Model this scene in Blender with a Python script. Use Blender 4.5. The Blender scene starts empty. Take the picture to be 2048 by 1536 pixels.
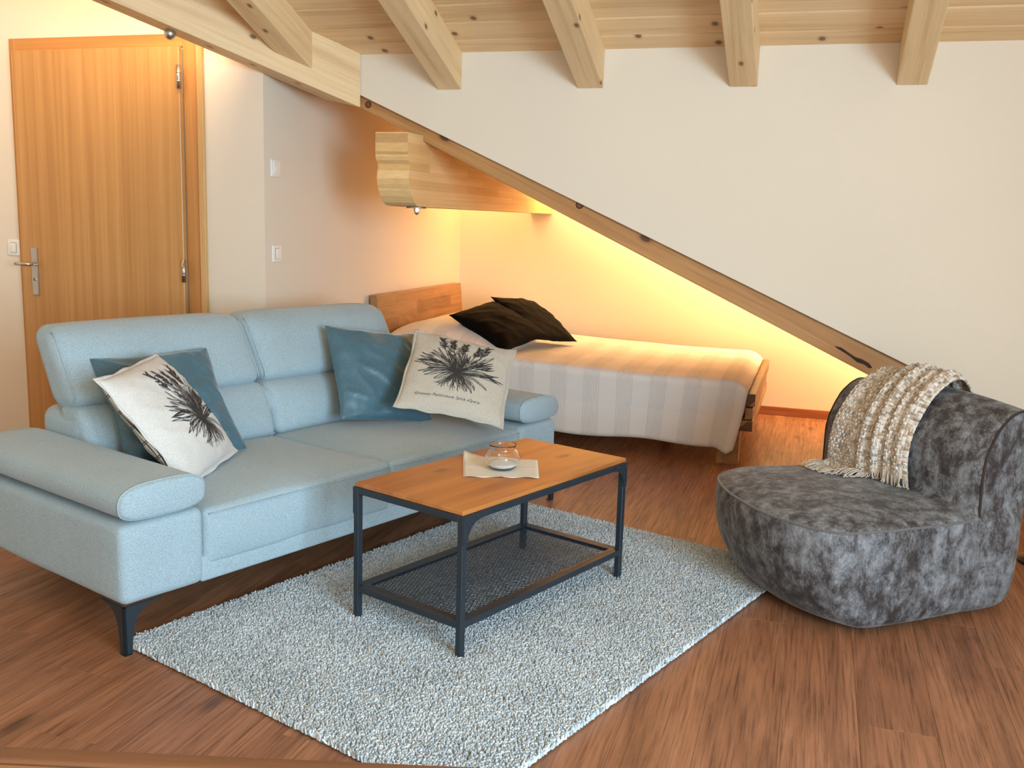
import bpy, bmesh, math, random
import numpy as np
from mathutils import Vector, Matrix, noise
from mathutils.bvhtree import BVHTree

random.seed(7)
rng = np.random.default_rng(11)
scene = bpy.context.scene
COL = scene.collection

# ---------------------------------------------------------------- camera, world, light, exposure
CAM_F, CAM_YAW, CAM_PITCH, CAM_ROLL, CAM_H = 1935.72, 0.30009, 0.16891, 0.0309, 1.30459
cy, sy, cp, sp = math.cos(CAM_YAW), math.sin(CAM_YAW), math.cos(CAM_PITCH), math.sin(CAM_PITCH)
fwd = Vector((-sy * cp, cy * cp, -sp))
right = Vector((cy, sy, 0))
up = right.cross(fwd)
cr, sr = math.cos(CAM_ROLL), math.sin(CAM_ROLL)
r2 = right * cr + up * sr
u2 = up * cr - right * sr
cam_data = bpy.data.cameras.new('camera')
cam = bpy.data.objects.new('camera', cam_data)
COL.objects.link(cam)
M = Matrix((r2, u2, -fwd)).transposed().to_4x4()
M.translation = Vector((0, 0, CAM_H))
cam.matrix_world = M
cam_data.sensor_fit = 'HORIZONTAL'
cam_data.sensor_width = 36.0
cam_data.lens = 36.0 * CAM_F / 2048.0
cam_data.clip_start = 0.05
scene.camera = cam

vs = scene.view_settings
vs.view_transform = 'Standard'
vs.look = 'None'
vs.exposure = -0.1
vs.gamma = 1.0
vs.use_curve_mapping = False

world = bpy.data.worlds.new('daylight')
scene.world = world
world.use_nodes = True
bg = world.node_tree.nodes['Background']
bg.inputs['Color'].default_value = (0.62, 0.80, 1.0, 1)
bg.inputs['Strength'].default_value = 1.0


def area(name, loc, target, sx, sz, power, color, spread=180):
    d = bpy.data.lights.new(name, 'AREA')
    d.shape = 'RECTANGLE'
    d.size, d.size_y = sx, sz
    d.energy = power
    d.color = color
    d.spread = math.radians(spread)
    o = bpy.data.objects.new(name, d)
    COL.objects.link(o)
    o.location = loc
    dirv = Vector(target) - Vector(loc)
    o.rotation_euler = dirv.to_track_quat('-Z', 'Y').to_euler()
    return o


COOL = (0.56, 0.81, 1.0)
WARM = (1.0, 0.66, 0.34)
# daylight through the window opening in the right-hand wall and the one behind the camera
area('window_daylight', (2.36, -0.5, 1.45), (0.0, -0.5, 1.25), 2.4, 1.65, 420, COOL)
area('rear_window_daylight', (0.7, -1.92, 1.6), (0.7, 1.0, 1.45), 2.5, 1.4, 16, (0.86, 0.93, 1.0))
# warm lamps of the room behind the camera
for i, (lx, ly, lz, pw) in enumerate([(1.5, -1.4, 1.2, 56), (-3.4, -0.6, 1.6, 7)]):
    d = bpy.data.lights.new('room_lamp_light', 'POINT')
    d.energy = pw
    d.color = (1.0, 0.70, 0.42)
    d.shadow_soft_size = 0.25
    o = bpy.data.objects.new('room_lamp_light', d)
    COL.objects.link(o)
    o.location = (lx, ly, lz)

# ---------------------------------------------------------------- room constants (metres, floor z = 0)
XL = -2.595      # left wall of the sleeping alcove
YB = 6.946       # rear wall of the alcove
YD = 4.214       # wall with the door
YW = 4.46        # white gable panel over the slanted rafter
XR = 2.40
XLL = -5.0
YF = -2.0
SL = 0.392       # fall of the main roof towards +Y
CS = 0.4653      # fall of the cross roof towards +X


def z_main(y):
    return 2.07 + SL * (YW - y)


def z_cross(x):
    return 0.971 - CS * x


# ---------------------------------------------------------------- helpers
def tag(o, label=None, cat=None, group=None, kind=None):
    if label: o['label'] = label
    if cat: o['category'] = cat
    if group: o['group'] = group
    if kind: o['kind'] = kind
    return o


def link(name, me, mat=None, parent=None, smooth=False):
    o = bpy.data.objects.new(name, me)
    COL.objects.link(o)
    if mat is not None and len(me.materials) == 0:
        me.materials.append(mat)
    if parent is not None:
        o.parent = parent
    if smooth:
        me.polygons.foreach_set('use_smooth', [True] * len(me.polygons))
    return o


def mesh(name, verts, faces, mat=None, parent=None, smooth=False):
    me = bpy.data.meshes.new(name)
    me.from_pydata([tuple(v) for v in verts], [], faces)
    me.update()
    return link(name, me, mat, parent, smooth)


def from_bm(name, bm, mat=None, parent=None, smooth=False):
    me = bpy.data.meshes.new(name)
    bmesh.ops.recalc_face_normals(bm, faces=bm.faces)
    bm.to_mesh(me)
    bm.free()
    return link(name, me, mat, parent, smooth)


def empty(name, loc=(0, 0, 0), rz=0.0, parent=None):
    o = bpy.data.objects.new(name, None)
    COL.objects.link(o)
    o.empty_display_size = 0.1
    o.location = loc
    o.rotation_euler = (0, 0, rz)
    if parent is not None:
        o.parent = parent
    return o


def bm_box(bm, x0, x1, y0, y1, z0, z1, bev=0.0, seg=2):
    vs_ = [bm.verts.new(c) for c in ((x0, y0, z0), (x1, y0, z0), (x1, y1, z0), (x0, y1, z0),
                                     (x0, y0, z1), (x1, y0, z1), (x1, y1, z1), (x0, y1, z1))]
    fs = [bm.faces.new([vs_[i] for i in f]) for f in
          ((3, 2, 1, 0), (4, 5, 6, 7), (0, 1, 5, 4), (1, 2, 6, 5), (2, 3, 7, 6), (3, 0, 4, 7))]
    if bev > 0:
        es = list({e for f in fs for e in f.edges})
        bmesh.ops.bevel(bm, geom=es, offset=bev, segments=seg, affect='EDGES', profile=0.5)


def box(name, x0, x1, y0, y1, z0, z1, mat, parent=None, bev=0.0, seg=2):
    bm = bmesh.new()
    bm_box(bm, x0, x1, y0, y1, z0, z1, bev, seg)
    return from_bm(name, bm, mat, parent)


def prism(name, poly, axis, a0, a1, mat, parent=None, bev=0.0, smooth=False):
    """poly: 2-D points in the plane across `axis`; extruded from a0 to a1 along it."""
    def p3(p, a):
        if axis == 'x': return (a, p[0], p[1])
        if axis == 'y': return (p[0], a, p[1])
        return (p[0], p[1], a)
    bm = bmesh.new()
    A = [bm.verts.new(p3(p, a0)) for p in poly]
    B = [bm.verts.new(p3(p, a1)) for p in poly]
    n = len(poly)
    bm.faces.new(A)
    bm.faces.new(B[::-1])
    for i in range(n):
        bm.faces.new((A[i], A[(i + 1) % n], B[(i + 1) % n], B[i]))
    bmesh.ops.recalc_face_normals(bm, faces=bm.faces)
    if bev > 0:
        bmesh.ops.bevel(bm, geom=list(bm.edges), offset=bev, segments=2, affect='EDGES', profile=0.5)
    return from_bm(name, bm, mat, parent, smooth)


def rbox(name, lo, hi, r, mat, parent=None, n=(10, 10, 6), k=3, deform=None):
    """box with rounded edges on an even grid, optionally deformed by deform(p)->p"""
    lo, hi = np.array(lo, float), np.array(hi, float)
    L = hi - lo
    ax = []
    for i in range(3):
        rr = min(r, L[i] / 2 * 0.999)
        ax.append(np.unique(np.round(np.concatenate([np.linspace(0, rr, k + 1), np.linspace(rr, L[i] - rr, n[i] + 1),
                                                     np.linspace(L[i] - rr, L[i], k + 1)]), 6)))
    idx, V, F = {}, [], []

    def vert(p):
        key = tuple(np.round(p, 6))
        if key not in idx:
            idx[key] = len(V)
            q = np.minimum(np.maximum(p, np.minimum(r, L / 2 * .999)), L - np.minimum(r, L / 2 * .999))
            d = p - q
            nn = np.linalg.norm(d)
            pp = q + d / nn * r if nn > 1e-9 else p
            # keep flat faces on the box
            pp = lo + pp
            V.append(pp)
        return idx[key]
    for a in range(3):
        b, c = (a + 1) % 3, (a + 2) % 3
        for side in (0, 1):
            for i in range(len(ax[b]) - 1):
                for j in range(len(ax[c]) - 1):
                    q = []
                    for (di, dj) in ((0, 0), (1, 0), (1, 1), (0, 1)):
                        p = np.zeros(3)
                        p[a] = L[a] * side
                        p[b] = ax[b][i + di]
                        p[c] = ax[c][j + dj]
                        q.append(vert(p))
                    F.append(q if side else q[::-1])
    V = np.array(V)
    if deform is not None:
        V = np.array([deform(p, (p - lo) / L) for p in V])
    return mesh(name, V, F, mat, parent, True)


def tube(name, path, r, mat, parent=None, n=8, cap=True, bm=None):
    own = bm is None
    if own: bm = bmesh.new()
    path = [Vector(p) for p in path]
    rings = []
    nrm = None
    for i, p in enumerate(path):
        t = (path[min(i + 1, len(path) - 1)] - path[max(i - 1, 0)]).normalized()
        if nrm is None:
            a = Vector((0, 0, 1)) if abs(t.z) < 0.9 else Vector((1, 0, 0))
            nrm = t.cross(a).normalized()
        nrm = (nrm - t * nrm.dot(t)).normalized()
        bn = t.cross(nrm)
        rr = r[i] if hasattr(r, '__len__') else r
        rings.append([bm.verts.new(p + (nrm * math.cos(2 * math.pi * j / n) + bn * math.sin(2 * math.pi * j / n)) * rr) for j in range(n)])
    for i in range(len(rings) - 1):
        for j in range(n):
            bm.faces.new((rings[i][j], rings[i][(j + 1) % n], rings[i + 1][(j + 1) % n], rings[i + 1][j]))
    if cap:
        bm.faces.new(rings[0][::-1])
        bm.faces.new(rings[-1])
    if own:
        return from_bm(name, bm, mat, parent, True)


def lathe(name, prof, mat, parent=None, n=32, loc=(0, 0, 0), ribs=None, closed=False):
    V, F = [], []
    m = len(prof)
    for i, (r, z) in enumerate(prof):
        for j in range(n):
            a = 2 * math.pi * j / n
            rr = r * (1 + (ribs(z, a) if ribs else 0))
            V.append((loc[0] + rr * math.cos(a), loc[1] + rr * math.sin(a), loc[2] + z))
    for i in range(m - 1):
        for j in range(n):
            F.append((i * n + j, i * n + (j + 1) % n, (i + 1) * n + (j + 1) % n, (i + 1) * n + j))
    if not closed:
        F.append(tuple(range(n))[::-1])
        F.append(tuple((m - 1) * n + j for j in range(n)))
    else:
        for j in range(n):
            F.append(((m - 1) * n + j, (m - 1) * n + (j + 1) % n, (j + 1) % n, j))
    return mesh(name, V, F, mat, parent, True)


# ---------------------------------------------------------------- materials
def srgb(r, g, b):
    def f(c):
        c /= 255.0
        return c / 12.92 if c <= 0.04045 else ((c + 0.055) / 1.055) ** 2.4
    return (f(r), f(g), f(b), 1.0)


class NT:
    def __init__(self, name):
        self.m = bpy.data.materials.new(name)
        self.m.use_nodes = True
        self.t = self.m.node_tree
        self.n = self.t.nodes
        self.b = self.n['Principled BSDF']

    def add(self, typ, **kw):
        nd = self.n.new(typ)
        for k_, v in kw.items():
            if k_.startswith('_'):
                setattr(nd, k_[1:], v)
            else:
                nm = k_.replace('__', ' ')
                nd.inputs[int(nm[1:]) if nm[0] == 'i' and nm[1:].isdigit() else nm].default_value = v
        return nd

    def lk(self, a, b):
        self.t.links.new(a, b)

    def coord(self, scale=(1, 1, 1), rand=True, out='Object'):
        tc = self.add('ShaderNodeTexCoord')
        mp = self.add('ShaderNodeMapping')
        mp.inputs['Scale'].default_value = scale
        self.lk(tc.outputs[out], mp.inputs['Vector'])
        if rand:
            oi = self.add('ShaderNodeObjectInfo')
            ml = self.add('ShaderNodeVectorMath', _operation='MULTIPLY_ADD')
            cb = self.add('ShaderNodeCombineXYZ')
            for s, k_ in zip('XYZ', (37.0, 53.0, 71.0)):
                mu = self.add('ShaderNodeMath', _operation='MULTIPLY')
                mu.inputs[1].default_value = k_
                self.lk(oi.outputs['Random'], mu.inputs[0])
                self.lk(mu.outputs[0], cb.inputs[s])
            ad = self.add('ShaderNodeVectorMath', _operation='ADD')
            self.lk(mp.outputs[0], ad.inputs[0])
            self.lk(cb.outputs[0], ad.inputs[1])
            return ad.outputs[0]
        return mp.outputs[0]

    def ramp(self, fac, stops):
        r = self.add('ShaderNodeValToRGB')
        el = r.color_ramp.elements
        while len(el) < len(stops): el.new(0.5)
        for e, (p, c) in zip(el, stops):
            e.position = p
            e.color = c if len(c) == 4 else (*c, 1)
        self.lk(fac, r.inputs[0])
        return r.outputs[0]

    def mix(self, fac, a, b, mode='MIX'):
        m = self.add('ShaderNodeMix', _data_type='RGBA', _blend_type=mode)
        for s, v in ((m.inputs[0], fac), (m.inputs[6], a), (m.inputs[7], b)):
            if hasattr(v, 'is_linked') or hasattr(v, 'links'):
                self.lk(v, s)
            else:
                s.default_value = v
        return m.outputs[2]

    def noise(self, vec, scale, detail=4, rough=0.55, dist=0.0):
        nz = self.add('ShaderNodeTexNoise', Scale=scale, Detail=detail, Roughness=rough, Distortion=dist)
        self.lk(vec, nz.inputs['Vector'])
        return nz.outputs[0]

    def bump(self, h, strength=0.3, dist=0.01):
        bp = self.add('ShaderNodeBump', Strength=strength, Distance=dist)
        self.lk(h, bp.inputs['Height'])
        self.lk(bp.outputs[0], self.b.inputs['Normal'])

    def col(self, c):
        if hasattr(c, 'links'):
            self.lk(c, self.b.inputs['Base Color'])
        else:
            self.b.inputs['Base Color'].default_value = c

    def set(self, **kw):
        for k_, v in kw.items():
            self.b.inputs[k_.replace('__', ' ')].default_value = v
        return self.m


def plain(name, c, rough=0.5, metal=0.0, **kw):
    t = NT(name)
    t.col(c)
    return t.set(Roughness=rough, Metallic=metal, **kw)


def wood(name, light, mid, dark, stretch=(1.2, 22, 22), knots=True, rough=0.55, bump=0.15, ring=1.0, knot_scale=(4.5, 7.5, 7.5), knot_col=None, var=0.12):
    """grain runs along local X"""
    t = NT(name)
    v = t.coord(stretch)
    n1 = t.noise(v, 1.0, 5, 0.6, 0.6)
    c = t.ramp(n1, [(0.28, dark), (0.5, mid), (0.72, light)])
    v2 = t.coord((stretch[0] * 2.5, stretch[1] * 9, stretch[2] * 9))
    n2 = t.noise(v2, 1.0, 3, 0.6)
    fine = t.ramp(n2, [(0.35, (0.80, 0.76, 0.72)), (0.6, (1, 1, 1))])
    c = t.mix(0.55 * ring, c, fine, 'MULTIPLY')
    if knots:
        vk = t.coord(knot_scale)
        sxyz = t.add('ShaderNodeSeparateXYZ'); t.lk(vk, sxyz.inputs[0])
        sm_ = t.add('ShaderNodeMath', _operation='ADD'); t.lk(sxyz.outputs['Y'], sm_.inputs[0]); t.lk(sxyz.outputs['Z'], sm_.inputs[1])
        cxy = t.add('ShaderNodeCombineXYZ'); t.lk(sxyz.outputs['X'], cxy.inputs['X']); t.lk(sm_.outputs[0], cxy.inputs['Y'])
        vo = t.add('ShaderNodeTexVoronoi', Scale=1.0, Randomness=1.0, _voronoi_dimensions='2D')
        t.lk(cxy.outputs[0], vo.inputs['Vector'])
        kc = knot_col or srgb(120, 78, 48)
        kr = t.ramp(vo.outputs['Distance'], [(0.0, (.9, .9, .9)), (0.05, (.9, .9, .9)), (0.085, (0.2, 0.2, 0.2)), (0.14, (0, 0, 0))])
        # only some cells carry a knot
        sep = t.add('ShaderNodeSeparateColor')
        t.lk(vo.outputs['Color'], sep.inputs[0])
        gt = t.add('ShaderNodeMath', _operation='GREATER_THAN')
        gt.inputs[1].default_value = 0.55
        t.lk(sep.outputs[0], gt.inputs[0])
        mu = t.add('ShaderNodeMath', _operation='MULTIPLY')
        t.lk(gt.outputs[0], mu.inputs[0])
        t.lk(kr, mu.inputs[1])
        c = t.mix(mu.outputs[0], c, kc)
    oi = t.add('ShaderNodeObjectInfo')
    vr = t.ramp(oi.outputs['Random'], [(0, (1 - var, 1 - var, 1 - var)), (1, (1, 1, 1))])
    c = t.mix(1.0, c, vr, 'MULTIPLY')
    t.col(c)
    t.bump(n2, bump, 0.002)
    return t.set(Roughness=rough)


def fabric(name, c1, c2, scale=420, bump=0.4, sheen=0.3, cloud=3.0, rough=0.9, stretch=(1, 1, 1), cloud_amt=0.25, sheen_tint=(1, 1, 1, 1)):
    t = NT(name)
    v = t.coord(stretch, rand=True)
    n1 = t.noise(v, scale, 2, 0.6)
    c = t.ramp(n1, [(0.36, c2), (0.62, c1)])
    n2 = t.noise(v, cloud, 4, 0.6)
    sh = t.ramp(n2, [(0.3, (1 - cloud_amt,) * 3), (0.7, (1, 1, 1))])
    c = t.mix(1.0, c, sh, 'MULTIPLY')
    t.col(c)
    t.bump(n1, bump, 0.003)
    return t.set(Roughness=rough, Sheen__Weight=sheen, Sheen__Roughness=0.4, Sheen__Tint=sheen_tint)


M = {}
def wall_mat(name, c):
    t = NT(name)
    v = t.coord((1, 1, 1), False)
    n1 = t.noise(v, 55, 4, 0.6)
    n2 = t.noise(v, 1.3, 3, 0.5)
    t.col(t.mix(1.0, c, t.ramp(n2, [(0.3, (0.965, 0.965, 0.965)), (0.7, (1, 1, 1))]), 'MULTIPLY'))
    t.bump(n1, 0.10, 0.004)
    return t.set(Roughness=0.9)


M['wall'] = wall_mat('white_plaster', srgb(231, 218, 199))
M['pine'] = wood('pale_pine', srgb(246, 214, 168), srgb(238, 203, 154), srgb(218, 178, 126), (0.9, 16, 16), var=0.05, ring=.7)
M['pine_board'] = wood('pale_pine_boards', srgb(248, 215, 168), srgb(240, 203, 154), srgb(218, 176, 124), (0.8, 14, 14), knot_scale=(5, 8, 8), var=0.08, ring=.7)
M['pine_old'] = wood('amber_pine', srgb(206, 156, 100), srgb(190, 138, 84), srgb(160, 108, 62), (0.9, 13, 13), knot_scale=(2.6, 5, 5), knot_col=srgb(78, 42, 20), var=0.05)
M['joint'] = plain('shadow_gap', srgb(120, 82, 50), 0.9)
M['iron'] = plain('blue_black_steel', srgb(36, 45, 53), 0.42, 0.0)
M['steel'] = plain('brushed_steel', srgb(196, 192, 186), 0.32, 1.0)
M['white_plastic'] = plain('white_plastic', srgb(236, 232, 224), 0.35)
M['dark_gap'] = plain('dark_recess', srgb(24, 20, 18), 0.8)
# ================================================================ ROOM
# ---- floor: slab with separate planks on it
def floor_wood():
    t = NT('brown_oak_vinyl')
    v = t.coord((1.1, 11, 11))
    n1 = t.noise(v, 1.0, 6, 0.62, 1.0)
    c = t.ramp(n1, [(0.22, srgb(112, 72, 50)), (0.42, srgb(148, 100, 70)), (0.58, srgb(166, 114, 82)), (0.8, srgb(190, 138, 102))])
    v2 = t.coord((4.0, 120, 120))
    n2 = t.noise(v2, 1.0, 4, 0.65, 0.3)
    c = t.mix(0.85, c, t.ramp(n2, [(0.30, (0.38, 0.34, 0.32)), (0.50, (0.95, 0.95, 0.95)), (0.7, (1.14, 1.12, 1.10))]), 'MULTIPLY')
    v3 = t.coord((2.0, 7, 7))
    n3 = t.noise(v3, 1.0, 5, 0.7, 1.6)
    c = t.mix(1.0, c, t.ramp(n3, [(0.28, (0.72, 0.70, 0.70)), (0.42, (0.95, 0.95, 0.95)), (0.7, (1.05, 1.05, 1.05))]), 'MULTIPLY')
    vk = t.coord((3.0, 8, 8))
    vo = t.add('ShaderNodeTexVoronoi', Scale=0.8)
    t.lk(vk, vo.inputs['Vector'])
    sep = t.add('ShaderNodeSeparateColor')
    t.lk(vo.outputs['Color'], sep.inputs[0])
    gt = t.add('ShaderNodeMath', _operation='GREATER_THAN')
    gt.inputs[1].default_value = 0.7
    t.lk(sep.outputs[0], gt.inputs[0])
    mu = t.add('ShaderNodeMath', _operation='MULTIPLY')
    t.lk(gt.outputs[0], mu.inputs[0])
    t.lk(t.ramp(vo.outputs['Distance'], [(0.0, (0.8, 0.8, 0.8)), (0.08, (0.6, 0.6, 0.6)), (0.2, (0, 0, 0))]), mu.inputs[1])
    c = t.mix(mu.outputs[0], c, srgb(60, 32, 20))
    oi = t.add('ShaderNodeObjectInfo')
    c = t.mix(1.0, c, t.ramp(oi.outputs['Random'], [(0, (0.965, 0.96, 0.96)), (1, (1.01, 1.01, 1.01))]), 'MULTIPLY')
    t.col(c)
    t.lk(t.ramp(n2, [(0.3, (0.5, 0.5, 0.5)), (0.7, (0.34, 0.34, 0.34))]), t.b.inputs['Roughness'])
    t.bump(n2, 0.12, 0.002)
    return t.set(Specular__IOR__Level=0.4)


M['floor'] = floor_wood()
floor = box('floor', XLL - .15, XR + .15, YF - .15, YB + .15, -0.12, -0.006, M['floor'])
tag(floor, kind='structure')
PW, PL = 0.2, 1.3
plank_cache = {}
x = XLL
col_i = 0
while x < XR - 1e-6:
    w_ = min(PW, XR - x)
    y = YF - (0.0, 0.85, 0.42, 1.1)[col_i % 4] - 0.1 * (col_i % 3)
    while y < YB:
        a, b_ = max(y, YF), min(y + PL, YB)
        y += PL
        if b_ - a < 0.02: continue
        key = (round(w_, 3), round(b_ - a, 3))
        if key not in plank_cache:
            bm = bmesh.new()
            hl, hw = key[1] / 2 - 0.0003, key[0] / 2 - 0.0003
            bm_box(bm, -hl, hl, -hw, hw, -0.006, 0, 0.0006, 1)
            me = bpy.data.meshes.new('floor_plank')
            bmesh.ops.recalc_face_normals(bm, faces=bm.faces)
            bm.to_mesh(me); bm.free()
            me.materials.append(M['floor'])
            plank_cache[key] = me
        o = bpy.data.objects.new('floor_plank', plank_cache[key])
        COL.objects.link(o)
        o.location = (x + w_ / 2, (a + b_) / 2, 0)
        o.rotation_euler = (0, 0, math.pi / 2)
        o.parent = floor
    x += PW
    col_i += 1

# ---- walls
tag(prism('wall_door', [(XLL, 0), (XL, 0), (XL, z_cross(XL) + .05), (XLL, z_cross(XLL) + .05)], 'y', YD, YD + .15, M['wall']), kind='structure')
tag(prism('wall_alcove_left', [(YD + .15, 0), (YB, 0), (YB, z_cross(XL) + .05), (YD + .15, z_cross(XL) + .05)], 'x', XL - .15, XL, M['wall']), kind='structure')
tag(prism('wall_back', [(XL - .15, 0), (2.087, 0), (2.087, 0.02), (XL - .15, z_cross(XL - .15) + .05)], 'y', YB, YB + .15, M['wall']), kind='structure')
gable = prism('wall_gable', [(-2.30, 2.075), (XR, 2.075), (XR, 0), (2.07, 0), (0.351, 0.757), (-2.206, 1.88), (-2.294, 1.955)], 'y', YW, YW + .028, M['wall'], bev=0.003)
tag(gable, kind='structure')
tag(prism('wall_left', [(YF, 0), (YD, 0), (YD, 3.35), (1.327, 3.35), (0.2, 3.79), (YF, 2.93)], 'x', XLL - .15, XLL, M['wall']), kind='structure')
# right wall with its window opening
bm = bmesh.new()
WY0, WY1, WZ0, WZ1 = -1.75, 0.75, 0.6, 2.3
bm_box(bm, XR, XR + .2, YF, WY0, 0, 2.95)
bm_box(bm, XR, XR + .2, WY1, YW, 0, 2.2)
bm_box(bm, XR, XR + .2, WY0, WY1, 0, WZ0)
bm_box(bm, XR, XR + .2, WY0, WY1, WZ1, 2.75)
wr = from_bm('wall_right', bm, M['wall'])
tag(wr, kind='structure')
tag(prism('wall_right_gable', [(YF, 2.75), (YW, 2.0), (YW, 2.15), (0.2, 3.8), (YF, 2.95)], 'x', XR, XR + .2, M['wall']), kind='structure')
bm = bmesh.new()
bm_box(bm, XR + .08, XR + .14, WY0, WY1, WZ0, WZ0 + .07)
bm_box(bm, XR + .08, XR + .14, WY0, WY1, WZ1 - .07, WZ1)
for yy in (WY0, -.535, WY1 - .07):
    bm_box(bm, XR + .08, XR + .14, yy, yy + .07, WZ0 + .07, WZ1 - .07)
tag(from_bm('window_1', bm, M['pine']), kind='structure')
bm = bmesh.new()
VX0, VX1, VZ0, VZ1 = -0.6, 2.0, 0.85, 2.35
bm_box(bm, XLL, VX0, YF - .2, YF, 0, 2.95)
bm_box(bm, VX1, XR, YF - .2, YF, 0, 2.95)
bm_box(bm, VX0, VX1, YF - .2, YF, 0, VZ0)
bm_box(bm, VX0, VX1, YF - .2, YF, VZ1, 2.95)
tag(from_bm('wall_front', bm, M['wall']), kind='structure')
bm = bmesh.new()
bm_box(bm, VX0, VX1, YF - .14, YF - .08, VZ0, VZ0 + .07)
bm_box(bm, VX0, VX1, YF - .14, YF - .08, VZ1 - .07, VZ1)
for xx in (VX0, .665, VX1 - .07):
    bm_box(bm, xx, xx + .07, YF - .14, YF - .08, VZ0 + .07, VZ1 - .07)
tag(from_bm('window_2', bm, M['pine']), kind='structure')

# ---- ceilings
def slab(name, pts, th, mat):
    n = len(pts)
    V = [Vector(p) for p in pts] + [Vector(p) + Vector((0, 0, th)) for p in pts]
    F = [tuple(range(n)), tuple(range(n, 2 * n))[::-1]] + [(i, (i + 1) % n, n + (i + 1) % n, n + i) for i in range(n)]
    bm = bmesh.new()
    bv = [bm.verts.new(v) for v in V]
    for f in F: bm.faces.new([bv[i] for i in f])
    return from_bm(name, bm, mat)


YR = 0.2
ceil = slab('ceiling', [(-2.362, YW, z_main(YW) + .02), (XR, YW, z_main(YW) + .02), (XR, YR, z_main(YR) + .02), (XLL, YR, z_main(YR) + .02), (XLL, 1.327, z_main(1.327) + .02)], .08, M['joint'])
tag(ceil, kind='structure')
tag(slab('ceiling_cross_roof', [(XLL, 1.327, z_cross(XLL)), (-2.362, YW + .035, z_cross(-2.362)), (2.087, YW + .035, z_cross(2.087)), (2.087, YB + .1, z_cross(2.087)), (XLL, YB + .1, z_cross(XLL))], .1, M['pine_board']), kind='structure')
tag(slab('ceiling_rear_slope', [(XLL, YF, z_main(YR) - SL * (YR - YF)), (XR, YF, z_main(YR) - SL * (YR - YF)), (XR, YR, z_main(YR)), (XLL, YR, z_main(YR))], .1, M['pine_board']), kind='structure')


def frame_from_dir(d, up=(0, 0, 1)):
    x_ = Vector(d).normalized()
    y_ = Vector(up).cross(x_).normalized()
    z_ = x_.cross(y_)
    return Matrix((x_, y_, z_)).transposed().to_4x4()


def solid_world(name, verts, faces, d, mat, parent=None, bev=0.0):
    """mesh given in world space; its object frame gets local X along d so that wood grain runs that way"""
    m = frame_from_dir(d)
    m.translation = Vector(verts[0])
    inv = m.inverted()
    bm = bmesh.new()
    bv = [bm.verts.new(inv @ Vector(v)) for v in verts]
    for f in faces: bm.faces.new([bv[i] for i in f])
    bmesh.ops.recalc_face_normals(bm, faces=bm.faces)
    if bev: bmesh.ops.bevel(bm, geom=list(bm.edges), offset=bev, segments=2, affect='EDGES', profile=0.5)
    o = from_bm(name, bm, mat)
    o.matrix_world = m
    if parent is not None:
        o.parent = parent
    return o


BOXF = ((0, 1, 2, 3), (4, 5, 6, 7), (0, 1, 5, 4), (1, 2, 6, 5), (2, 3, 7, 6), (3, 0, 4, 7))

# boards laid across the rafters
bw = 0.127           # board pitch along Y
yb = YW + 0.03
i = 0
while yb > YR + 0.05:
    y1, y0 = yb, max(yb - bw, YR)
    g = 0.0012
    xl = -2.2 - (4.45 - (y0 + y1) / 2) / 1.187 - 0.05
    xl = max(xl, XLL)
    za, zb = z_main(y1 - g), z_main(y0 + g)
    V = [(xl, y1 - g, za), (XR, y1 - g, za), (XR, y0 + g, zb), (xl, y0 + g, zb)]
    V = V + [(a_, b_, c_ + .021) for a_, b_, c_ in V]
    o = solid_world('ceiling_board', V, BOXF, (1, 0, 0), M['pine_board'], ceil, bev=0.0075)
    yb -= bw
    i += 1

# rafters, valley beam, slanted rafter, purlin
rl = ['pale pine rafter whose foot dies into the side of the valley beam',
      'pale pine rafter next to the white panel corner, first clear of the valley beam',
      'pale pine rafter, second one clear of the valley beam',
      'pale pine rafter, third one clear of the valley beam',
      'pale pine rafter, fourth one clear of the valley beam',
      'pale pine rafter, fifth one clear of the valley beam']
for i, xc in enumerate((-2.42, -1.735, -1.05, -0.37, 0.313, 0.997)):
    ya = 4.19 if i == 0 else YW
    hw = 0.06
    b0, b1 = 1.90 + SL * (YW - ya), 1.90 + SL * (YW - YR)
    yl, yr_ = (4.14, 4.285) if i == 0 else (ya, ya)
    bl_, br_ = 1.90 + SL * (YW - yl), 1.90 + SL * (YW - yr_)
    V = [(xc - hw, yl, bl_), (xc + hw, yr_, br_), (xc + hw, yr_, br_ + .172), (xc - hw, yl, bl_ + .172),
         (xc - hw, YR, b1), (xc + hw, YR, b1), (xc + hw, YR, b1 + .172), (xc - hw, YR, b1 + .172)]
    o = solid_world('ceiling_rafter', V, BOXF, (0, -1, SL), M['pine'], bev=0.004)
    tag(o, rl[i], 'beam', 'pine rafters under the board ceiling')

D = Vector((-1, -1.187, CS))
rear = Vector((-.765, .644, 0)) * .14
E0 = Vector((-2.2, YW - .005, 1.82))
t_r = ((E0 + rear).y - E0.y) / 1.187
E1 = E0 + rear + D * t_r
far = D * 2.55
hgt = Vector((0, 0, .262))
V = [E0, E1, E1 + hgt, E0 + hgt, E0 + far, E0 + rear + far, E0 + rear + far + hgt, E0 + far + hgt]
vb = solid_world('valley_beam', V, BOXF, D, M['pine'], bev=0.004)
tag(vb, 'heavy pale pine valley beam running from the white panel over the door', 'beam')

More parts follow.
